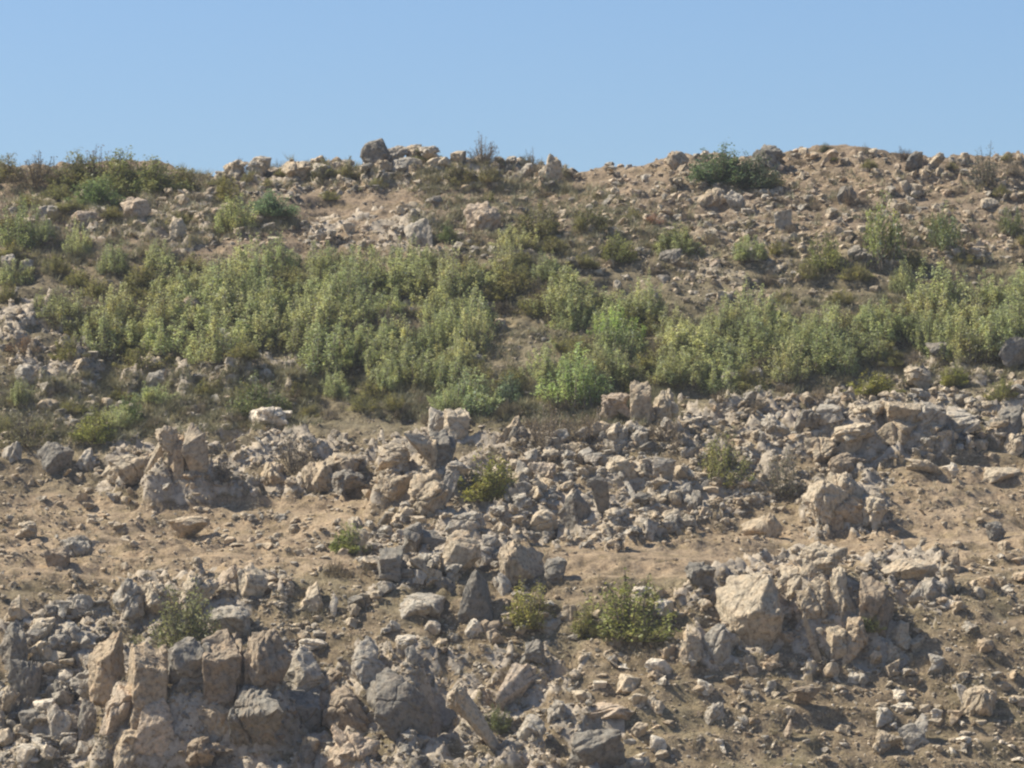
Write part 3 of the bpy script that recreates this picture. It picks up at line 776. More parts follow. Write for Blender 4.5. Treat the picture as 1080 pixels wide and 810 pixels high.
sx = np.array([q[0] for q in single]); sy = np.array([q[1] for q in single])
GXs = ground(sx, sy)
items = []
objs = []
for i, (x, y, s_, t_) in enumerate(single):
    st, me = LIB[int(rng.integers(0, len(LIB)))]
    o = link('boulder', me)
    sc = GXs[3][i]
    w = s_ / sc
    asp = {'slab': 0.45, 'pointed': 0.8, 'block': 0.7}.get(st, 0.68) * rng.uniform(0.8, 1.2)
    h = w * asp / 0.75
    o.scale = (w, w * rng.uniform(0.7, 1.1), h)
    o.location = (GXs[0][i], GXs[1][i] + w * 0.2, GXs[2][i] - h * 0.22)
    o.rotation_euler = (rng.uniform(-.2, .2), rng.uniform(-.2, .2), rng.uniform(0, 2 * PI))
    o.color = tint_of(t_, 0.1)
    kind = {'slab': 'flat', 'pointed': 'pointed', 'block': 'blocky', 'weathered': 'rough', 'angular': 'angular'}[st]
    items.append((x, y - s_ * 0.35, f"{t_} {kind} stone"))
    objs.append(o)
for o, lb in zip(objs, landmark_labels(items, None, LANDMARKS)):
    tag(o, lb, 'boulder', 'loose boulders on the hillside')

# the rest of the stones and the pebbles: one mass
def stone_mass(name, P, level_small, zb=0.25, big=1e9):
    lib = [rock_shape(level_small, STY[k % len(STY)], 900 + k + 50 * level_small) for k in range(24)]
    lib3 = [rock_shape(3, STY[k % len(STY)], 1900 + k) for k in range(24)] if big < 1e8 else None
    gx, gy, gz, gs, ok = ground(P[:, 0], P[:, 1])
    VV, FF, TT, base = [], [], [], 0
    for i in range(len(P)):
        if not ok[i]: continue
        V, F = (lib3 if P[i, 2] > big else lib)[int(rng.integers(0, 24))]
        w = P[i, 2] / gs[i]
        V = rot_z(V * [w, w * rng.uniform(0.7, 1.1), w * rng.uniform(0.45, 0.95)], rng.uniform(0, 2 * PI))
        V = V + [gx[i], gy[i] + 0.2 * w, gz[i] - w * zb * 0.8]
        VV.append(V); FF.append(F + base); base += len(V)
        TT.append(np.tile(P[i, 3:6], (len(V), 1)))
    o = link(name, mesh_from(name, np.concatenate(VV), np.concatenate(FF), M_STONE, np.concatenate(TT)))
    o['kind'] = 'stuff'
    return o

R = np.array([(x, y, s_, *(np.array(TINT[t_]) * rng.uniform(0.88, 1.12))) for x, y, s_, t_ in rest])
extra = []
for poly in ROCKY[:-1]:
    P_ = np.array(poly, float); area = abs(np.sum(P_[:, 0] * np.roll(P_[:, 1], -1) - P_[:, 1] * np.roll(P_[:, 0], -1))) / 2
    low = P_[:, 1].mean() > 430
    pt = sample(poly, int(area / (30 if low else (30 if P_[:, 0].mean() < 560 else 42))))
    k_ = pnoise(pt[:, 0] * 0.05, pt[:, 1] * 0.07, 55.0) + 0.3 * rng.normal(size=len(pt)) > -0.25
    k_ &= ~inside(pt[:, 0], pt[:, 1], HOLLOW)
    for x, y in pt[k_]:
        t_ = ('grey', 'pale tan', 'buff', 'pale tan', 'dark grey', 'whitish', 'brown')[min(6, int(rng.exponential(1.7)))]
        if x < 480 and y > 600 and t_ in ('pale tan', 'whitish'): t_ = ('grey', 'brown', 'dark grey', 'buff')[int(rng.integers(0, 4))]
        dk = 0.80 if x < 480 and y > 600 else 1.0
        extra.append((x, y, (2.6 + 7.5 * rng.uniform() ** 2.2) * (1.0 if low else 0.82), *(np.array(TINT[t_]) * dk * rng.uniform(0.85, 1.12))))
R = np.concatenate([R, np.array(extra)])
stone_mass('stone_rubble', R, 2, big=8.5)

NP_ = 24000
pts = np.stack([rng.uniform(-40, 1120, NP_), rng.uniform(168, 830, NP_)], 1)
path = [(590, 612), (600, 585), (700, 578), (860, 570), (1000, 560), (1080, 560), (1080, 578), (900, 596), (800, 604), (700, 612)]
bare = inside(pts[:, 0], pts[:, 1], path)
dens = pnoise(pts[:, 0] * 0.03, pts[:, 1] * 0.05, 3.3) + 0.5 * rng.uniform(-1, 1, NP_)
bench = inside(pts[:, 0], pts[:, 1], [(0, 535), (120, 525), (395, 525), (370, 600), (230, 600), (0, 606)]) | inside(pts[:, 0], pts[:, 1], [(850, 570), (940, 500), (1080, 485), (1080, 580), (850, 590)])
k = (~bare | (rng.uniform(0, 1, NP_) < 0.2)) & (~bench | (rng.uniform(0, 1, NP_) < 0.75)) & (dens > -0.35)
pts = pts[k]
sz = 1.2 + 3.6 * rng.uniform(0, 1, len(pts)) ** 2.2
sz *= np.interp(pts[:, 1], [170, 810], [0.85, 1.25])
tt = np.array([TINT[t] for t in ('pale tan', 'buff', 'grey', 'buff', 'pale tan', 'ochre', 'brown')])[rng.integers(0, 7, len(pts))] * rng.uniform(0.85, 1.15, (len(pts), 1))
stone_mass('pebbles', np.concatenate([pts, sz[:, None], tt], 1), 1)

# ------------------------------------------------------------------ shrubs
def tube(p0, p1, r0, r1):
    d = p1 - p0; d = d / (np.linalg.norm(d) + 1e-9)
    a = np.cross(d, [0.3, 0.9, 0.2]); a /= np.linalg.norm(a); b = np.cross(d, a)
    V = []
    for p, r in ((p0, r0), (p1, r1)):
        for k in range(3):
            t = 2 * PI * k / 3
            V.append(p + r * (a * math.cos(t) + b * math.sin(t)))
    F = [(0, 1, 4, 3), (1, 2, 5, 4), (2, 0, 3, 5)]
    return V, F

def leaf_quads(P, size, r, up=1.0, aspect=0.6):
    n = len(P)
    nrm = r.normal(size=(n, 3)); nrm[:, 2] += up; nrm /= np.linalg.norm(nrm, axis=1)[:, None]
    t = r.normal(size=(n, 3)); t -= nrm * (t * nrm).sum(1)[:, None]; t /= np.linalg.norm(t, axis=1)[:, None]
    b = np.cross(nrm, t)
    s = size * r.uniform(0.6, 1.35, (n, 1))
    V = np.stack([P - t * s * .5, P + b * s * aspect * .5 + t * s * .08, P + t * s * .5, P - b * s * aspect * .5 + t * s * .08], 1).reshape(-1, 3)
    F = np.arange(4 * n).reshape(n, 4)
    return V, F

def make_shrub(kind, seed):
    """unit shrub about 1 m wide and 1 m high; returns foliage and stem meshes"""
    r = np.random.default_rng(seed)
    cfg = dict(
        leafy=dict(shoots=60, leaves=150, leaf=0.037, spread=0.048, fan=0.66, tint=(0.51, 0.51, 0.225), dead=0.22, low=0.10),
        dense=dict(shoots=80, leaves=80, leaf=0.045, spread=0.070, fan=1.0, tint=(0.150, 0.165, 0.085), dead=0.04, low=0.05),
        olive=dict(shoots=52, leaves=95, leaf=0.042, spread=0.060, fan=1.0, tint=(0.28, 0.255, 0.105), dead=0.25, low=0.08),
        dry=dict(shoots=60, leaves=34, leaf=0.036, spread=0.060, fan=1.05, tint=(0.22, 0.185, 0.135), dead=0.5, low=0.10),
        tree=dict(shoots=40, leaves=70, leaf=0.052, spread=0.060, fan=0.55, tint=(0.32, 0.31, 0.115), dead=0.1, low=0.28),
    )[kind]
    P, T, SV, SF = [], [], [], []
    lob = r.uniform(0, 2 * PI)
    for k in range(cfg['shoots']):
        az = r.uniform(0, 2 * PI)
        rad = 0.5 * math.sqrt(r.uniform(0, 1))
        out = 1 + 0.25 * math.sin(2 * az + lob) + 0.15 * math.sin(5 * az + lob * 2)
        hgt = (1 - 0.85 * (rad / 0.5) ** 2.2 * min(1.0, cfg['fan'])) * r.uniform(0.40 if kind == 'leafy' else 0.55, 1.2 if kind == 'leafy' else 1.05)
        if kind == 'leafy' and k % 6 == 0: hgt *= r.uniform(1.05, 1.3)          # long shoots stand out of the crown
        bs_ = 0.8 if kind in ('leafy', 'tree') else 0.35
        base = np.array([math.cos(az) * rad * bs_, math.sin(az) * rad * bs_, 0.0])
        tip = np.array([math.cos(az) * rad * out, math.sin(az) * rad * out, max(0.16, hgt)])
        mid = base * 0.35 + tip * 0.65 + np.array([0, 0, -0.03]) + r.normal(0, 0.03, 3)
        hub = np.array([0, 0, -0.03])
        for a, b, w0, w1 in ((hub, base - [0, 0, 0.012], 0.010, 0.010), (base - [0, 0, 0.02], mid, 0.011, 0.007), (mid, tip, 0.007, 0.003)):
            V, F = tube(a, b, w0, w1); o = len(SV)
            SV += V; SF += [tuple(q + o for q in f) for f in F]
        n = int(cfg['leaves'] * r.uniform(0.6, 1.4))
        t = cfg['low'] + (1.02 - cfg['low']) * r.uniform(0, 1, n) ** 0.75
        t = t[:, None]
        q = np.where(t < 0.65, base + (mid - base) * (t / 0.65), mid + (tip - mid) * ((t - 0.65) / 0.35))
        q = q + r.normal(0, 1, (n, 3)) * cfg['spread'] * np.array([1, 1, 0.8]) * (1.25 - 0.75 * t)
        q[:, 2] = np.maximum(q[:, 2], 0.01)
        P.append(q)
        c = np.array(cfg['tint']) * r.uniform(0.75, 1.3)
        c = np.tile(c, (n, 1)) * r.uniform(0.75, 1.3, (n, 1))
        dd = r.uniform(0, 1, n) < cfg['dead'] * r.uniform(0, 2)
        c[dd] = np.array([0.20, 0.165, 0.105]) * r.uniform(0.7, 1.3, (int(dd.sum()), 1))
        if kind in ('leafy', 'tree'):
            ww = r.uniform(0, 1, n) < 0.09
            c[ww] = np.array([0.55, 0.55, 0.42])                     # pale undersides
        T.append(c)
    P = np.concatenate(P); T = np.concatenate(T)
    V, F = leaf_quads(P, cfg['leaf'], r)
    fol = mesh_from('foliage', V, F, M_LEAF, np.repeat(T, 4, 0))
    stm = mesh_from('stems', np.array(SV), np.array(SF), M_STEM)
    return fol, stm

SHRUB = {k: [make_shrub(k, 7000 + 31 * i + 977 * j) for i in range(n)] for j, (k, n) in enumerate((('leafy', 9), ('dense', 5), ('olive', 6), ('dry', 6), ('tree', 4)))}

def place_shrub(name, kind, x, y, wpx, hpx, tint=(1, 1, 1), sink=0.06):
    X, Y, Z, s, ok = (float(v[0]) for v in ground(x, y))
    fol, stm = SHRUB[kind][int(rng.integers(0, len(SHRUB[kind])))]
    root = link(name, None)
    w, h = wpx / s, hpx / s
    root.location = (X, Y + w * 0.12, Z - h * sink)
    root.rotation_euler = (0, 0, rng.uniform(0, 2 * PI))
    root.scale = (w, w * rng.uniform(0.85, 1.0), h)
    f = link('foliage', fol, root); g = link('stems', stm, root)
    if kind == 'olive' and (x, y) == (196, 702): root.location = (X, Y - 1.1, Z + 0.45)
    c = np.array(tint) * rng.uniform(0.9, 1.1)
    f.color = (*c, 1)
    return root

HAND = [
    (8, 190, 44, 34, 'olive', 'shrub', 'olive shrub cut by the left edge on the skyline', (0.8, 0.8, 0.7), None),
    # x, base y, width, height, kind, object name, label, tint, landmark phrase
    (196, 702, 86, 80, 'olive', 'shrub', 'olive shrub growing on top of the tan cliff', (0.85, 0.95, 1.0), 'the olive shrub on the tan cliff'),
    (513, 526, 74, 62, 'olive', 'shrub', 'yellow green shrub beside the pale speckled outcrop', (1.15, 1.25, 0.75), 'the yellow green outcrop shrub'),
    (368, 582, 46, 40, 'olive', 'shrub', 'small green shrub alone on the bare slope left of centre', (0.9, 1.15, 0.75), 'the lone small green shrub'),
    (356, 608, 34, 26, 'dry', 'dry_shrub', 'straw coloured dry tuft below the small green shrub', (1.25, 1.15, 0.9), None),
    (558, 660, 68, 54, 'olive', 'shrub', 'feathery yellow green shrub below the square buff boulder', (1.25, 1.3, 0.85), 'the feathery yellow green shrub'),
    (666, 674, 108, 76, 'olive', 'shrub', 'round green shrub with dark shade beneath on the lower slope', (0.95, 1.1, 0.8), 'the round green shrub'),
    (618, 672, 44, 42, 'olive', 'shrub', 'smaller olive shrub against the left of the round green shrub', (1.0, 1.05, 0.85), None),
    (914, 672, 36, 30, 'olive', 'shrub', 'small green shrub in the cleft of the split outcrop', (0.9, 1.1, 0.85), None),
    (524, 772, 30, 34, 'olive', 'shrub', 'small green shrub in the gap above the pale bulging boulder', (0.8, 1.0, 0.85), None),
    (764, 512, 66, 72, 'olive', 'shrub', 'loose grey green shrub at the right rim of the scree', (0.95, 1.05, 0.85), 'the loose grey green shrub'),
    (822, 522, 58, 58, 'dry', 'dry_shrub', 'dense grey brown shrub next to the loose grey green one', (0.85, 0.95, 0.8), 'the dense grey brown shrub'),
    (232, 512, 40, 42, 'dry', 'dry_shrub', 'dry grey shrub right of the standing rocks', (0.8, 0.85, 0.9), 'the dry grey standing rock shrub'),
    (312, 498, 52, 48, 'dry', 'dry_shrub', 'dry grey shrub growing over the ledge with a cavity', (0.8, 0.82, 0.85), None),
    (238, 474, 30, 26, 'dry', 'dry_shrub', 'small dry shrub behind the standing rocks', (0.9, 0.9, 0.8), None),
    (574, 474, 66, 52, 'dry', 'dry_shrub', 'brown brush right of the buff boulder in brush', (1.0, 0.95, 0.9), None),
    (624, 476, 80, 56, 'dry', 'dry_shrub', 'broad brown brush left of the three tan boulders', (0.95, 0.9, 0.85), 'the broad brown brush'),
    (704, 466, 60, 36, 'dry', 'dry_shrub', 'brown brush at the foot of the three tan boulders', (1, 0.95, 0.9), None),
    (606, 426, 76, 54, 'leafy', 'shrub', 'bushy green shrub with dark foot above the brown brush', (0.85, 1.05, 0.85), 'the dark footed green shrub'),
    (537, 430, 42, 40, 'dense', 'shrub', 'blue green shrub in the lower fringe of the shrub band', (0.95, 1.15, 1.25), 'the blue green shrub'),
    (494, 438, 74, 44, 'leafy', 'shrub', 'pale silvery green shrub above the standing pair', (0.85, 1.0, 1.05), 'the pale silvery shrub'),
    (652, 364, 54, 38, 'leafy', 'shrub', 'vivid green shrub in the middle of the shrub band', (0.78, 1.02, 0.62), 'the vivid green shrub'),
    (270, 438, 62, 48, 'dense', 'shrub', 'dark green shrub above the bright knobbly boulder', (1.25, 1.3, 1.0), 'the dark green brow shrub'),
    (100, 466, 64, 42, 'olive', 'shrub', 'olive shrub in dry brush above the pale wedge', (0.95, 1.1, 0.7), 'the olive shrub above the pale wedge'),
    (136, 446, 34, 36, 'dense', 'shrub', 'green bush right of the olive shrub in dry brush', (1.3, 1.5, 0.9), None),
    (30, 470, 70, 44, 'dry', 'dry_shrub', 'wide olive brown brush at the left edge', (0.95, 1.05, 0.75), None),
    (920, 418, 58, 30, 'olive', 'shrub', 'low yellow green shrub left of the pale round boulder', (1.2, 1.3, 0.7), 'the low yellow green shrub'),
    (1006, 410, 36, 26, 'olive', 'shrub', 'small yellow green shrub right of the pale round boulder', (1.1, 1.25, 0.7), None),
    (1058, 424, 34, 30, 'olive', 'shrub', 'olive shrub below the dark boulder at the right edge', (0.95, 1.05, 0.8), None),
    # upper slope and ridge
    (40, 196, 74, 42, 'dry', 'dry_shrub', 'brown ridge shrub at the far left of the skyline', (0.75, 0.7, 0.6), None),
    (84, 198, 74, 44, 'dense', 'shrub', 'dark green ridge bush next to the brown one', (1.2, 1.1, 0.85), 'the dark green ridge bush'),
    (126, 202, 74, 50, 'dense', 'shrub', 'tallest dark bush of the left skyline', (1.35, 1.3, 0.9), 'the tallest dark ridge bush'),
    (106, 190, 50, 42, 'dry', 'dry_shrub', 'reddish brown shrub between the two dark ridge bushes', (0.9, 0.68, 0.5), None),
    (162, 206, 74, 44, 'dense', 'shrub', 'dark bush right of the tallest one on the left skyline', (1.3, 1.25, 0.9), None),
    (193, 204, 56, 32, 'dense', 'shrub', 'low dark bush at the right end of the left skyline thicket', (1.4, 1.2, 0.9), None),
    (100, 218, 56, 36, 'dense', 'shrub', 'bright green bush below the dark ridge thicket', (1.3, 1.6, 1.1), 'the bright green ridge bush'),
    (140, 210, 44, 30, 'dense', 'shrub', 'green bush just above the big pink wedge', (1.2, 1.35, 1.0), None),
    (22, 262, 52, 50, 'leafy', 'shrub', 'green shrub at the left edge of the upper slope', (0.7, 0.8, 0.7), None),
    (60, 212, 50, 22, 'olive', 'shrub', 'olive scrub at the top of the upper rock row', (0.9, 1.0, 0.85), None),
    (240, 212, 34, 36, 'olive', 'shrub', 'rounded yellow green shrub below the low skyline outcrop', (1.2, 1.2, 0.75), 'the rounded yellow green shrub'),
    (286, 228, 66, 30, 'dense', 'shrub', 'blue green mat shaped bush below the red bench', (1.25, 1.6, 1.5), 'the blue green mat shaped bush'),
    (250, 244, 46, 36, 'leafy', 'shrub', 'pale shrub below the rounded yellow green one', (0.85, 0.9, 0.8), None),
    (254, 180, 26, 24, 'dry', 'dry_shrub', 'small purplish shrub on the low skyline outcrop', (0.75, 0.68, 0.72), None),
    (292, 176, 20, 20, 'dry', 'dry_shrub', 'thin twiggy shrub on the skyline left of the dark knob', (0.8, 0.85, 0.8), None),
    (340, 186, 36, 22, 'olive', 'shrub', 'olive skyline shrub left of the dark knob', (0.75, 0.8, 0.75), None),
    (368, 190, 28, 24, 'olive', 'shrub', 'small olive shrub at the foot of the dark knob', (0.8, 0.85, 0.8), None),
    (510, 172, 38, 34, 'dry', 'dry_shrub', 'round purple grey shrub standing on the skyline', (0.62, 0.62, 0.68), 'the purple grey skyline shrub'),
    (562, 178, 26, 26, 'dry', 'dry_shrub', 'sparse blue grey shrub behind the pale upright skyline boulder', (0.7, 0.75, 0.78), None),
    (452, 162, 13, 16, 'dense', 'shrub', 'tiny dark bush on the broken skyline outcrop', (1, 1, 1.1), None),
    (484, 196, 52, 28, 'olive', 'shrub', 'dull olive shrub below the purple grey skyline shrub', (0.8, 0.82, 0.75), None),
    (516, 194, 32, 24, 'olive', 'shrub', 'smaller olive shrub right of the dull olive one', (0.75, 0.75, 0.7), None),
    (450, 170, 40, 18, 'olive', 'shrub', 'low green shrub among the broken skyline rocks', (0.8, 0.9, 0.8), None),
    (758, 194, 84, 50, 'dense', 'shrub', 'dark dome shaped bush on the right skyline', (0.95, 1.2, 1.1), 'the dark dome shaped bush'),
    (792, 197, 60, 42, 'dense', 'shrub', 'dark right hand lobe beside the dome shaped bush', (0.7, 0.85, 0.85), None),
    (817, 196, 24, 18, 'olive', 'shrub', 'small olive shrub at the right foot of the dome shaped bush', (0.9, 0.95, 0.65), None),
    (870, 160, 12, 12, 'dense', 'shrub', 'tiny shrub on the highest point of the skyline', (1, 1, 1), None),
    (912, 163, 12, 13, 'dry', 'dry_shrub', 'tiny twiggy shrub on the skyline right of the highest point', (0.7, 0.8, 0.75), None),
    (952, 168, 24, 16, 'dry', 'dry_shrub', 'purplish low shrub behind the two skyline stones', (0.7, 0.65, 0.7), None),
    (1040, 196, 50, 52, 'dry', 'dry_shrub', 'tall grey green shrub on the right skyline', (0.7, 0.82, 0.75), 'the tall grey green skyline shrub'),
    (1068, 186, 30, 26, 'dry', 'dry_shrub', 'grey shrub right of the tall one on the right skyline', (0.75, 0.8, 0.78), None),
    (932, 280, 52, 86, 'tree', 'small_tree', 'pale green slender young tree on the upper right slope', (0.85, 0.95, 0.9), 'the slender young tree'),
    (998, 266, 36, 56, 'tree', 'small_tree', 'darker young tree right of the pale slender one', (0.62, 0.75, 0.75), 'the darker young tree'),
    (1066, 250, 26, 36, 'tree', 'small_tree', 'small young tree near the right edge of the upper slope', (0.65, 0.75, 0.7), None),
    (870, 286, 54, 46, 'olive', 'shrub', 'dull green shrub left of the dark boulder under the tree', (0.85, 1.0, 0.8), 'the dull green shrub'),
    (896, 216, 30, 24, 'dry', 'dry_shrub', 'brown dry shrub above the dull green shrub', (1.0, 0.9, 0.85), None),
    (566, 250, 70, 44, 'olive', 'shrub', 'dull olive shrub right of the pink slanting boulder', (0.72, 0.75, 0.65), 'the dull olive shrub'),
    (622, 244, 46, 36, 'olive', 'shrub', 'grey olive shrub on the upper slope right of centre', (0.72, 0.78, 0.68), 'the grey olive shrub'),
    (650, 278, 54, 34, 'olive', 'shrub', 'broad olive shrub above the shrub band right of centre', (0.82, 0.95, 0.72), None),
    (714, 262, 46, 36, 'olive', 'shrub', 'olive shrub left of the grey flat stones', (0.8, 0.92, 0.72), None),
    (690, 238, 26, 16, 'dry', 'dry_shrub', 'rusty red dead shrub on the upper slope', (1.25, 0.62, 0.42), 'the rusty red dead shrub'),
    (472, 256, 24, 24, 'dense', 'shrub', 'small dark green bush left of the pink slanting boulder', (1.2, 1.4, 0.9), None),
    (942, 344, 46, 30, 'dry', 'dry_shrub', 'orange brown shrub within the right shrub band', (1.1, 0.85, 0.45), 'the orange brown shrub'),
    (1010, 318, 40, 26, 'dry', 'dry_shrub', 'rusty brown shrub high in the right shrub band', (0.95, 0.72, 0.5), None),
    (24, 372, 60, 24, 'dry', 'dry_shrub', 'reddish brown brush at the left edge below the rocks', (1.05, 0.8, 0.6), None),
    (72, 380, 46, 30, 'olive', 'shrub', 'olive shrub right of the reddish brown brush', (0.95, 1.0, 0.75), None),
]
for x, y, w, h, kind, name, label, tint, phrase in HAND:
    o = place_shrub(name, kind, x, y, w, h, tint)
    tag(o, label, {'small_tree': 'tree', 'dry_shrub': 'dry shrub'}.get(name, 'shrub'))
    if phrase: LANDMARKS.append((x, y - h / 2, phrase))

# the shrub band: spaced throw inside polygons
BANDS = [  # polygon of the feet, spacing in x, kind mix, width range, height range
    ([(50, 322), (100, 310), (240, 300), (280, 282), (420, 296), (500, 296), (505, 340), (500, 384), (440, 404), (350, 402), (300, 374), (235, 380), (150, 388), (95, 372), (45, 334)], 22, 'llllllod', (44, 74), (24, 54)),
    ([(420, 290), (560, 282), (600, 306), (690, 330), (722, 346), (722, 402), (640, 422), (570, 408), (560, 372), (520, 330)], 24, 'llllood', (40, 68), (22, 46)),
    ([(720, 356), (780, 346), (880, 334), (960, 322), (1096, 306), (1096, 374), (960, 384), (860, 398), (740, 418), (715, 404)], 22, 'lllllod', (42, 70), (24, 50)),
    ([(390, 408), (520, 390), (560, 412), (560, 432), (440, 440), (380, 430)], 28, 'llod', (36, 52), (26, 36)),
    ([(0, 412), (110, 412), (200, 416), (330, 400), (330, 446), (200, 450), (0, 466)], 36, 'oodl', (32, 52), (18, 28)),
    ([(0, 240), (50, 240), (90, 262), (60, 288), (0, 320)], 34, 'lo', (32, 46), (24, 36)),
    ([(60, 306), (110, 284), (230, 280), (240, 296)], 32, 'lo', (34, 46), (24, 34)),
    ([(30, 206), (215, 208), (235, 240), (100, 226), (30, 240)], 42, 'ood', (32, 48), (16, 24)),
    ([(440, 262), (540, 256), (720, 262), (720, 296), (600, 280), (440, 280)], 38, 'ooodl', (32, 50), (20, 28)),
    ([(780, 272), (900, 290), (1080, 266), (1080, 300), (900, 322), (800, 322)], 42, 'oodl', (32, 46), (20, 32)),
    ([(640, 212), (1080, 200), (1080, 262), (900, 262), (700, 280)], 42, 'ddoo', (24, 44), (16, 28)),
    ([(240, 190), (640, 196), (640, 214), (240, 216)], 56, 'ddo', (18, 32), (12, 18)),
    ([(225, 178), (600, 174), (600, 188), (225, 194)], 34, 'ddo', (14, 28), (12, 20)),
    ([(840, 165), (1080, 165), (1080, 178), (840, 176)], 36, 'ddo', (12, 26), (10, 18)),
    ([(300, 408), (400, 420), (470, 440), (440, 452), (330, 440)], 30, 'dol', (34, 52), (20, 32)),
    ([(530, 430), (640, 420), (640, 455), (540, 455)], 34, 'dd', (40, 56), (24, 34)),
    ([(740, 424), (860, 402), (880, 420), (760, 444)], 38, 'do', (32, 48), (20, 28)),
]
GAPS = [(100, 318, 118, 350), (330, 300, 350, 318), (226, 344, 248, 396), (482, 296, 520, 332), (510, 336, 600, 372), (840, 306, 882, 322), (200, 350, 225, 372)]
band = []
for poly, sp, kinds, wr_, hr_ in BANDS:
    pts = sample(poly, 900)
    got = []
    for x, y in pts:
        if any(a < x < c and b < y - 4 < d + 14 for a, b, c, d in GAPS): continue
        if all(((x - u) / sp) ** 2 + ((y - v) / (sp * 0.55)) ** 2 > 1 for u, v in got):
            got.append((x, y))
    for x, y in got:
        band.append((x, y + 3, kinds[int(rng.integers(0, len(kinds)))], rng.uniform(*wr_), rng.uniform(*hr_)))
items, objs = [], []
green = sorted((q for q in band if q[2] != 'd'), key=lambda q: -q[3] * q[4])[:300 - sum(h[5] == 'shrub' for h in HAND)]
band = green + [q for q in band if q[2] == 'd']
for x, y, k, w, h in band:
    if k == 'l':
        f = rng.uniform(0, 1)
        tint = np.array([1.0, 1.0, 1.0]) * (1 - f) + np.array([0.80, 0.90, 0.86]) * f
        o = place_shrub('shrub', 'leafy', x, y, w, h, tint * rng.uniform(0.88, 1.12)); wd = 'pale green leafy shrub' if f < 0.5 else 'mid green leafy shrub'
    elif k == 'o':
        o = place_shrub('shrub', 'olive', x, y, w * 0.9, h * 0.8, (0.95, 1.0, 0.8)); wd = 'olive shrub'
    else:
        o = place_shrub('dry_shrub', 'dry', x, y, w * 0.8, h * 0.65, (0.95, 0.92, 0.85)); wd = 'grey brown dry shrub'
    items.append((x, y - h / 2, wd)); objs.append(o)
for o, lb in zip(objs, landmark_labels(items, None, LANDMARKS)):
    tag(o, lb, *(('dry shrub', 'dry shrubs of the hillside scrub') if o.name.startswith('dry') else ('shrub', 'green shrubs of the hillside scrub')))

# ------------------------------------------------------------------ dry grass and low scrub: stuff
def grass_mass(name, P, tint, hgt, blades, wid):
    gx, gy, gz, gs, ok = ground(P[:, 0], P[:, 1])
    gx, gy, gz = gx[ok], gy[ok], gz[ok]
    n = len(gx)
    bx = np.repeat(np.stack([gx, gy, gz], 1), blades, 0)
    m = len(bx)
    sc = np.repeat(rng.uniform(0.5, 1.4, n), blades)
    base = bx + rng.normal(0, 1, (m, 3)) * [0.09, 0.09, 0] - [0, 0, 0.02]
    tip = base + np.stack([rng.normal(0, 0.5, m), rng.normal(0, 0.5, m), rng.uniform(0.5, 1.1, m)], 1) * (hgt * sc)[:, None]
    side = rng.normal(0, 1, (m, 3)) * [1, 1, 0.1]; side /= np.linalg.norm(side, axis=1)[:, None]
    V = np.stack([base - side * wid, base + side * wid, tip], 1).reshape(-1, 3)
    F = np.arange(3 * m).reshape(m, 3)
    t = np.repeat(np.array(tint) * rng.uniform(0.7, 1.25, (n, 1)), blades * 3, 0)
    o = link(name, mesh_from(name, V, F, M_GRASS, t)); o['kind'] = 'stuff'

n = 15000
pts = np.stack([rng.uniform(-30, 1110, n), rng.uniform(172, 825, n)], 1)
k = (pnoise(pts[:, 0] * 0.018, pts[:, 1] * 0.03, 5.1) + 0.35 * rng.normal(size=n) > 0.05) & ~inside(pts[:, 0], pts[:, 1], path)
grass_mass('dry_grass', pts[k], (0.33, 0.27, 0.165), 0.25, 9, 0.012)
pts = np.concatenate([sample(p, q) for p, q in (
    ([(0, 400), (330, 390), (340, 450), (0, 475)], 1700), ([(40, 270), (500, 262), (720, 320), (720, 410), (400, 430), (340, 405), (100, 385)], 1900),
    ([(715, 335), (1080, 290), (1080, 400), (740, 425)], 1300), ([(0, 180), (215, 180), (330, 240), (200, 262), (0, 300)], 1300), ([(440, 180), (640, 200), (720, 260), (560, 290), (430, 240)], 1200), ([(300, 395), (720, 405), (720, 450), (400, 445)], 1300), ([(640, 190), (1080, 185), (1080, 290), (900, 300), (720, 300), (640, 240)], 500), ([(225, 172), (600, 168), (600, 200), (225, 205)], 350))])
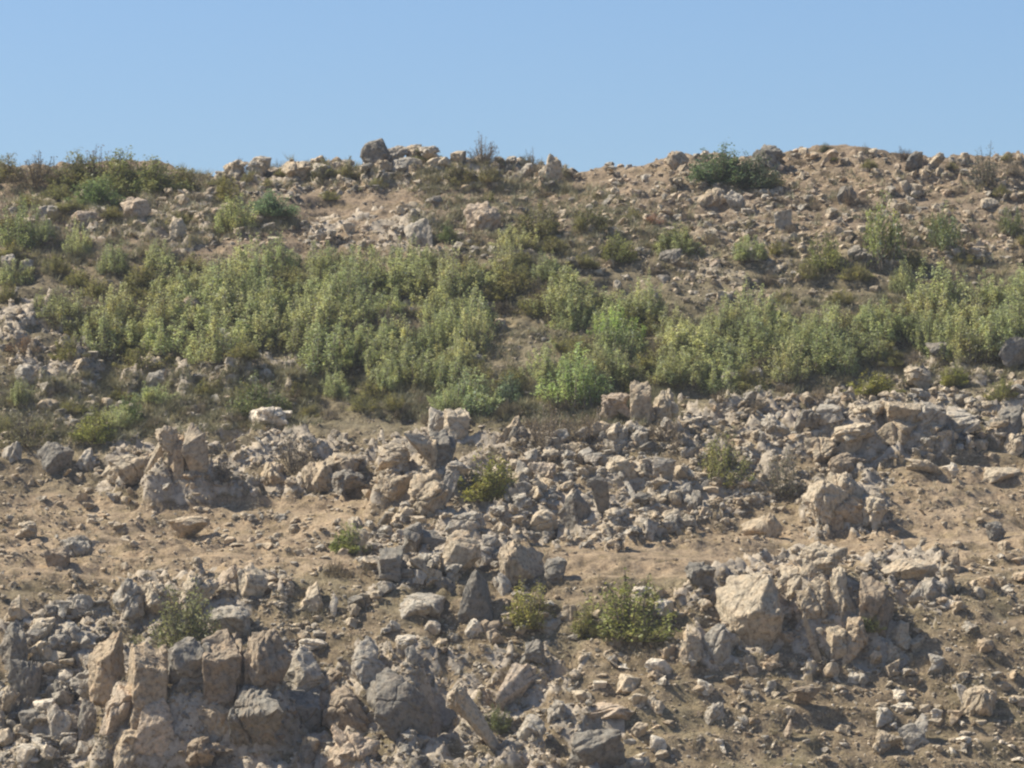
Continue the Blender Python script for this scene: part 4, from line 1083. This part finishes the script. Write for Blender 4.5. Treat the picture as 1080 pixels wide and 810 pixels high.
grass_mass('low_scrub', pts, (0.255, 0.235, 0.135), 0.34, 16, 0.016)

# ------------------------------------------------------------------ the air between
HX = float(max(abs(AX[0]), abs(AX[-1]), abs(AY[0]), abs(AY[-1]))) + 50
zlo, zhi = float(GZ.min()) - 1.0, float(GZ.max()) + 4.0
hv = np.array([(x, y, z) for z in (zlo, zhi) for x, y in ((-HX, -HX), (HX, -HX), (HX, HX), (-HX, HX))])
hf = np.array([(3, 2, 1, 0), (4, 5, 6, 7), (0, 1, 5, 4), (1, 2, 6, 5), (2, 3, 7, 6), (3, 0, 4, 7)])
m = bpy.data.materials.new('haze'); m.use_nodes = True
for nd in list(m.node_tree.nodes): m.node_tree.nodes.remove(nd)
ho = m.node_tree.nodes.new('ShaderNodeOutputMaterial'); hp = m.node_tree.nodes.new('ShaderNodeVolumePrincipled')
hp.inputs['Color'].default_value = (0.90, 0.93, 1.0, 1); hp.inputs['Density'].default_value = 0.00019
m.node_tree.links.new(hp.outputs[0], ho.inputs['Volume'])
hzo = link('haze', mesh_from('haze', hv, hf, m)); hzo['kind'] = 'stuff'

# ------------------------------------------------------------------ daylight
sd = np.array([-0.66, 0.07, 0.74]); sd /= np.linalg.norm(sd)
el = math.asin(sd[2]); az = math.atan2(sd[0], sd[1])
sun = bpy.data.lights.new('sun', 'SUN'); sun.energy = 5.0; sun.angle = math.radians(0.53); sun.color = (1.0, 0.94, 0.80)
so = bpy.data.objects.new('sun', sun); C.objects.link(so)
from mathutils import Vector
so.rotation_euler = Vector(sd).to_track_quat('Z', 'Y').to_euler()
so.location = (-60, 0, 90)
world = bpy.data.worlds.new('World'); scene.world = world; world.use_nodes = True
nt = world.node_tree
bg = nt.nodes['Background']
sky = nt.nodes.new('ShaderNodeTexSky'); sky.sky_type = 'NISHITA'; sky.sun_disc = False
sky.sun_elevation = el; sky.sun_rotation = az
sky.altitude = 900; sky.air_density = 1.0; sky.dust_density = 2.6; sky.ozone_density = 6.8
nt.links.new(sky.outputs[0], bg.inputs['Color'])
bg.inputs['Strength'].default_value = 0.094
